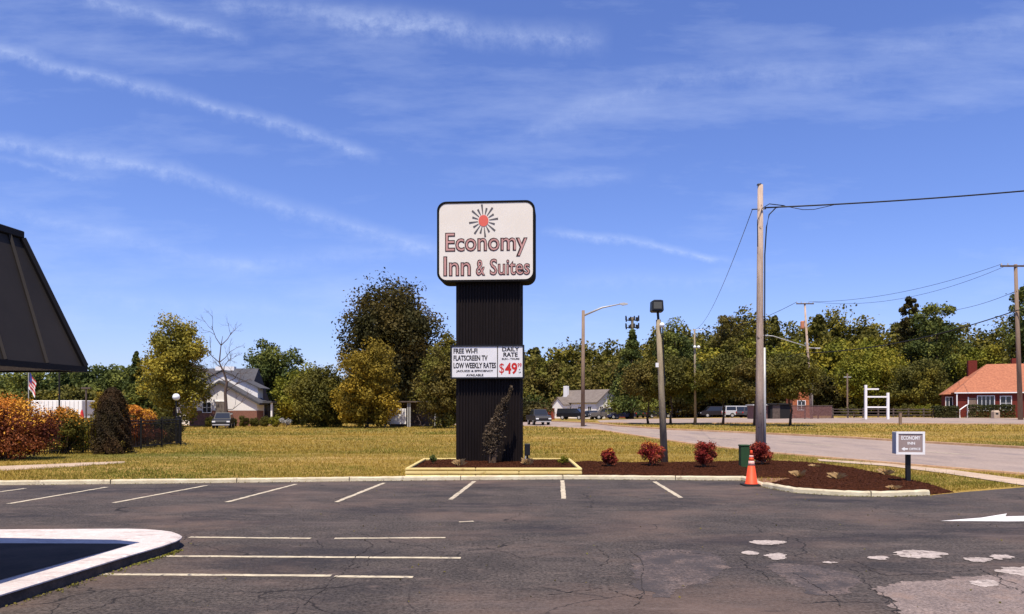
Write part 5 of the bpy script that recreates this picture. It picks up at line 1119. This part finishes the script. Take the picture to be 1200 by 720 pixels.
# trailer, flag, posts, parasol
Y = 75; a = GX(36, Y); t = thing('box_trailer', 'white box trailer behind the orange bushes', 'trailer', a); wd = 60*Y/F; k = MB(); k.box(0, wd, 0, 2.4, .8, 2.95, .04); k.build('box', MT['white'], t)
k = MB()
for i in range(12): k.box(i*wd/12+.05, i*wd/12+.09, -.02, -.003, .85, 2.9)
k.build('ribs', MT['galv'], t)
for x in (.8, 1.7, 4.2): MB().prism([(x+.42*math.cos(6.283*j/14), .42+.42*math.sin(6.283*j/14)) for j in range(14)], .1, .35).build('wheel', MT['rubber'], t)
Y = 60; a = GX(33.5, Y); t = thing('flagpole', 'thin flagpole with a drooping striped flag under the canopy edge', 'flagpole', a); tp = W(33.5, 434, Y)-a; MB().tube([(0, 0, 0), tp], .035, 6).build('pole', MT['galv'], t)
fv = []; ff = []; nn = 9; cols = [mat('flag_red', (.55, .05, .05), .8), mat('flag_white', (.75, .72, .70), .8), mat('flag_blue', (.03, .04, .18), .8)]
for i in range(nn):
    for j in range(5): fv.append((.04 + j*.13 + .03*math.sin(i*1.3), .07*math.sin(j*2 + i*.5), tp.z - .1 - i*.17 - j*.20))
me_ = []
for i in range(nn-1):
    for j in range(4): ff.append((i*5+j, i*5+j+1, (i+1)*5+j+1, (i+1)*5+j)); me_.append(2 if i < 4 and j < 2 else (i % 2))
fo = meshobj('flag', fv, ff, cols, t); 
for pi, mi in enumerate(me_): fo.data.polygons[pi].material_index = mi
Y = 46; a = GX(69.5, Y); t = thing('dark_pole', 'thin dark pole rising behind the second orange bush', 'pole', a); MB().tube([(0, 0, 0), W(69.5, 424, Y)-a], .05, 6).build('pole', MT['rubber'], t); MB().tube([W(69.5, 424, Y)-a, W(69.5, 423, Y)-a], .08, 6).build('cap', MT['rubber'], t)
Y = 55; a = GX(101, Y); t = thing('light_pole', 'short light pole with a flat crossbar above the iron fence', 'lamp post', a); tp = W(101, 456, Y)-a; MB().tube([(0, 0, 0), tp], .06, 6).build('pole', MT['greywood'], t); MB().box(tp.x-.33, tp.x+.33, -.1, .1, tp.z, tp.z+.12).build('crossbar', MT['greywood'], t)
Y = 45; a = GX(96, Y); t = thing('parasol', 'closed red parasol behind the iron fence', 'parasol', a); zt_ = (W(96, 480, Y)-a).z; MB().tube([(0, 0, 0), (0, 0, zt_)], .03, 6).build('pole', MT['galv'], t); MB().loft(lathe([(.14, zt_-.8), (.13, zt_-.5), (.07, zt_-.15), (.02, zt_)], 10)).build('canopy', mat('red_cloth', (.55, .03, .03), .8), t)
# ------------------------------------------------------------------ vehicles
def car(lab, px, Y, rz, kind, col, name='parked_car', cat='car'):
    t = thing(name, lab, cat, GX(px, Y), rz, 'vehicles parked in the distance')
    m = mat('car_paint', tuple(c*.75 for c in col), .4, spec=.35)
    prof = {'suv': ([(-2.35, .45), (-2.4, .75), (-2.3, 1.0), (2.0, 1.0), (2.3, .92), (2.4, .7), (2.38, .4)], [(-2.25, 1.0), (-2.0, 1.68), (.55, 1.72), (1.25, 1.0)]),
            'van': ([(-2.5, .45), (-2.55, .8), (-2.5, 1.05), (2.0, 1.05), (2.4, .92), (2.55, .7), (2.5, .4)], [(-2.5, 1.05), (-2.4, 1.85), (.9, 1.85), (1.8, 1.05)]),
            'sedan': ([(-2.3, .4), (-2.35, .7), (-2.2, .92), (1.9, .9), (2.25, .8), (2.35, .6), (2.3, .35)], [(-1.7, .92), (-1.0, 1.42), (.3, 1.45), (1.15, .9)]),
            'pickup': ([(-2.75, .55), (-2.8, .8), (-2.75, 1.12), (2.1, 1.12), (2.65, 1.05), (2.8, .8), (2.75, .45)], [(-.85, 1.12), (-.7, 1.8), (.75, 1.82), (1.5, 1.12)])}[kind]
    lo_, ca_ = prof; hw = .93
    k = MB(); k.loft([[(x, y, z) for x, z in [(x_*(.985 if abs(y) > hw-.05 else 1), z_) for x_, z_ in lo_]] for y in (-hw, -hw+.08, hw-.08, hw)]); fixnormals(k.build('body', m, t))
    k = MB(); zt0 = ca_[0][1]; ztop = max(z for x, z in ca_)
    k.loft([[(x, sgn*(hw-.06 - .16*(z-zt0)/(ztop-zt0)), z) for x, z in ca_] for sgn in (-1, 1)]); c_ = k.build('cabin', m, t); fixnormals(c_)
    # glass: side panes and windscreens set just proud
    for sgn in (-1, 1):
        xm = (ca_[1][0]+ca_[2][0])/2; z0_, z1_ = zt0+.08, ztop-.12; fq = lambda z: sgn*(hw-.055 - .16*(z-zt0)/(ztop-zt0))
        xb = lambda z, i, j: ca_[i][0] + (ca_[j][0]-ca_[i][0])*(z-zt0)/(ztop-zt0)
        for xa0, xa1, xb0, xb1 in ((xb(z0_, 0, 1)+.12, xm-.05, xb(z1_, 0, 1)+.12, xm-.05), (xm+.05, xb(z0_, 3, 2)-.15, xm+.05, xb(z1_, 3, 2)-.12)):
            MB().add([(xa0, fq(z0_), z0_), (xa1, fq(z0_), z0_), (xb1, fq(z1_), z1_), (xb0, fq(z1_), z1_)], [(0, 1, 2, 3)]).build('side_window', MT['glass'], t)
    for i, j, sg_ in ((3, 2, 1), (0, 1, -1)):
        pts_ = []
        for f_, sy2 in ((.1, -1), (.1, 1), (.88, 1), (.88, -1)): x = ca_[i][0] + (ca_[j][0]-ca_[i][0])*f_ + sg_*.012; z = ca_[i][1] + (ca_[j][1]-ca_[i][1])*f_ + .01; pts_.append((x, sy2*(hw-.14-.15*f_), z))
        MB().add(pts_, [(0, 1, 2, 3)]).build('windscreen' if sg_ > 0 else 'rear_window', MT['glass'], t)
    if kind == 'pickup': MB().box(-2.65, -.95, -.8, .8, 1.125, 1.14).build('cargo_bed', MT['rubber'], t)
    for x in (-1.45, 1.45):
        for sgn in (-1, 1):
            R0_ = .37; y0_, y1_ = (sgn*(hw-.2), sgn*(hw+.02)); wh = MB().prism([(x+R0_*math.cos(6.283*j/16), R0_+R0_*math.sin(6.283*j/16)) for j in range(16)], min(y0_, y1_), max(y0_, y1_)).build('wheel', MT['rubber'], t)
            y2 = sgn*(hw+.035); MB().prism([(x+.22*math.cos(6.283*j/12), R0_+.22*math.sin(6.283*j/12)) for j in range(12)], min(y2, y2-sgn*.01), max(y2, y2-sgn*.01)).build('rim', MT['galv'], wh)
    fx = max(x for x, z in lo_); rx_ = min(x for x, z in lo_)
    for sgn in (-1, 1):
        MB().box(fx-.06, fx+.015, sgn*.72-.16, sgn*.72+.16, .68, .82).build('headlight', MT['whiteglass'], t); MB().box(rx_-.015, rx_+.08, sgn*.78-.1, sgn*.78+.1, .72, .92).build('tail_light', MT['txtred'], t)
    MB().box(fx-.02, fx+.02, -.5, .5, .5, .66).build('grille', MT['rubber'], t); MB().box(fx-.03, fx+.05, -.85, .85, .36, .48).build('bumper', MT['galv'] if kind in ('pickup', 'suv') else m, t)
    return t
R = math.radians
car('dark grey pickup truck seen from the front beside the sign column', 631, 86, R(-80), 'pickup', (.03, .028, .034))
car('black van parked in front of the white house', 671, 122, R(-25), 'van', (.01, .01, .014))
car('silver grey pickup parked at the white house gable', 711, 119, R(184), 'pickup', (.16, .14, .13))
car('small blue car at the right corner of the white house', 727, 119, R(190), 'sedan', (.05, .06, .17))
car('blue-grey car between the black van and the silver pickup', 694, 121, R(-70), 'sedan', (.06, .07, .10))
car('dark green car beside the low shed', 745, 130, R(100), 'suv', (.02, .05, .02))
car('black and chrome sedan under the leftmost median trees', 771, 124, R(12), 'sedan', (.02, .02, .02))
car('dark grey minivan behind the median trees', 837, 122, R(184), 'van', (.03, .025, .03))
car('white van right of the grey minivan', 866, 117, R(5), 'van', (.70, .70, .70))
car('red car at the left of the grey minivan', 806, 126, R(170), 'sedan', (.30, .05, .04))
car('black car parked in front of the church at the bare tree', 262, 80.5, R(-75), 'suv', (.012, .012, .016))
car('dark car with a pale hood left of the dark container', 882, 112, R(20), 'suv', (.10, .10, .11))
car('white car glimpsed under the canopy behind the iron fence', 106, 62, R(10), 'sedan', (.5, .5, .5))
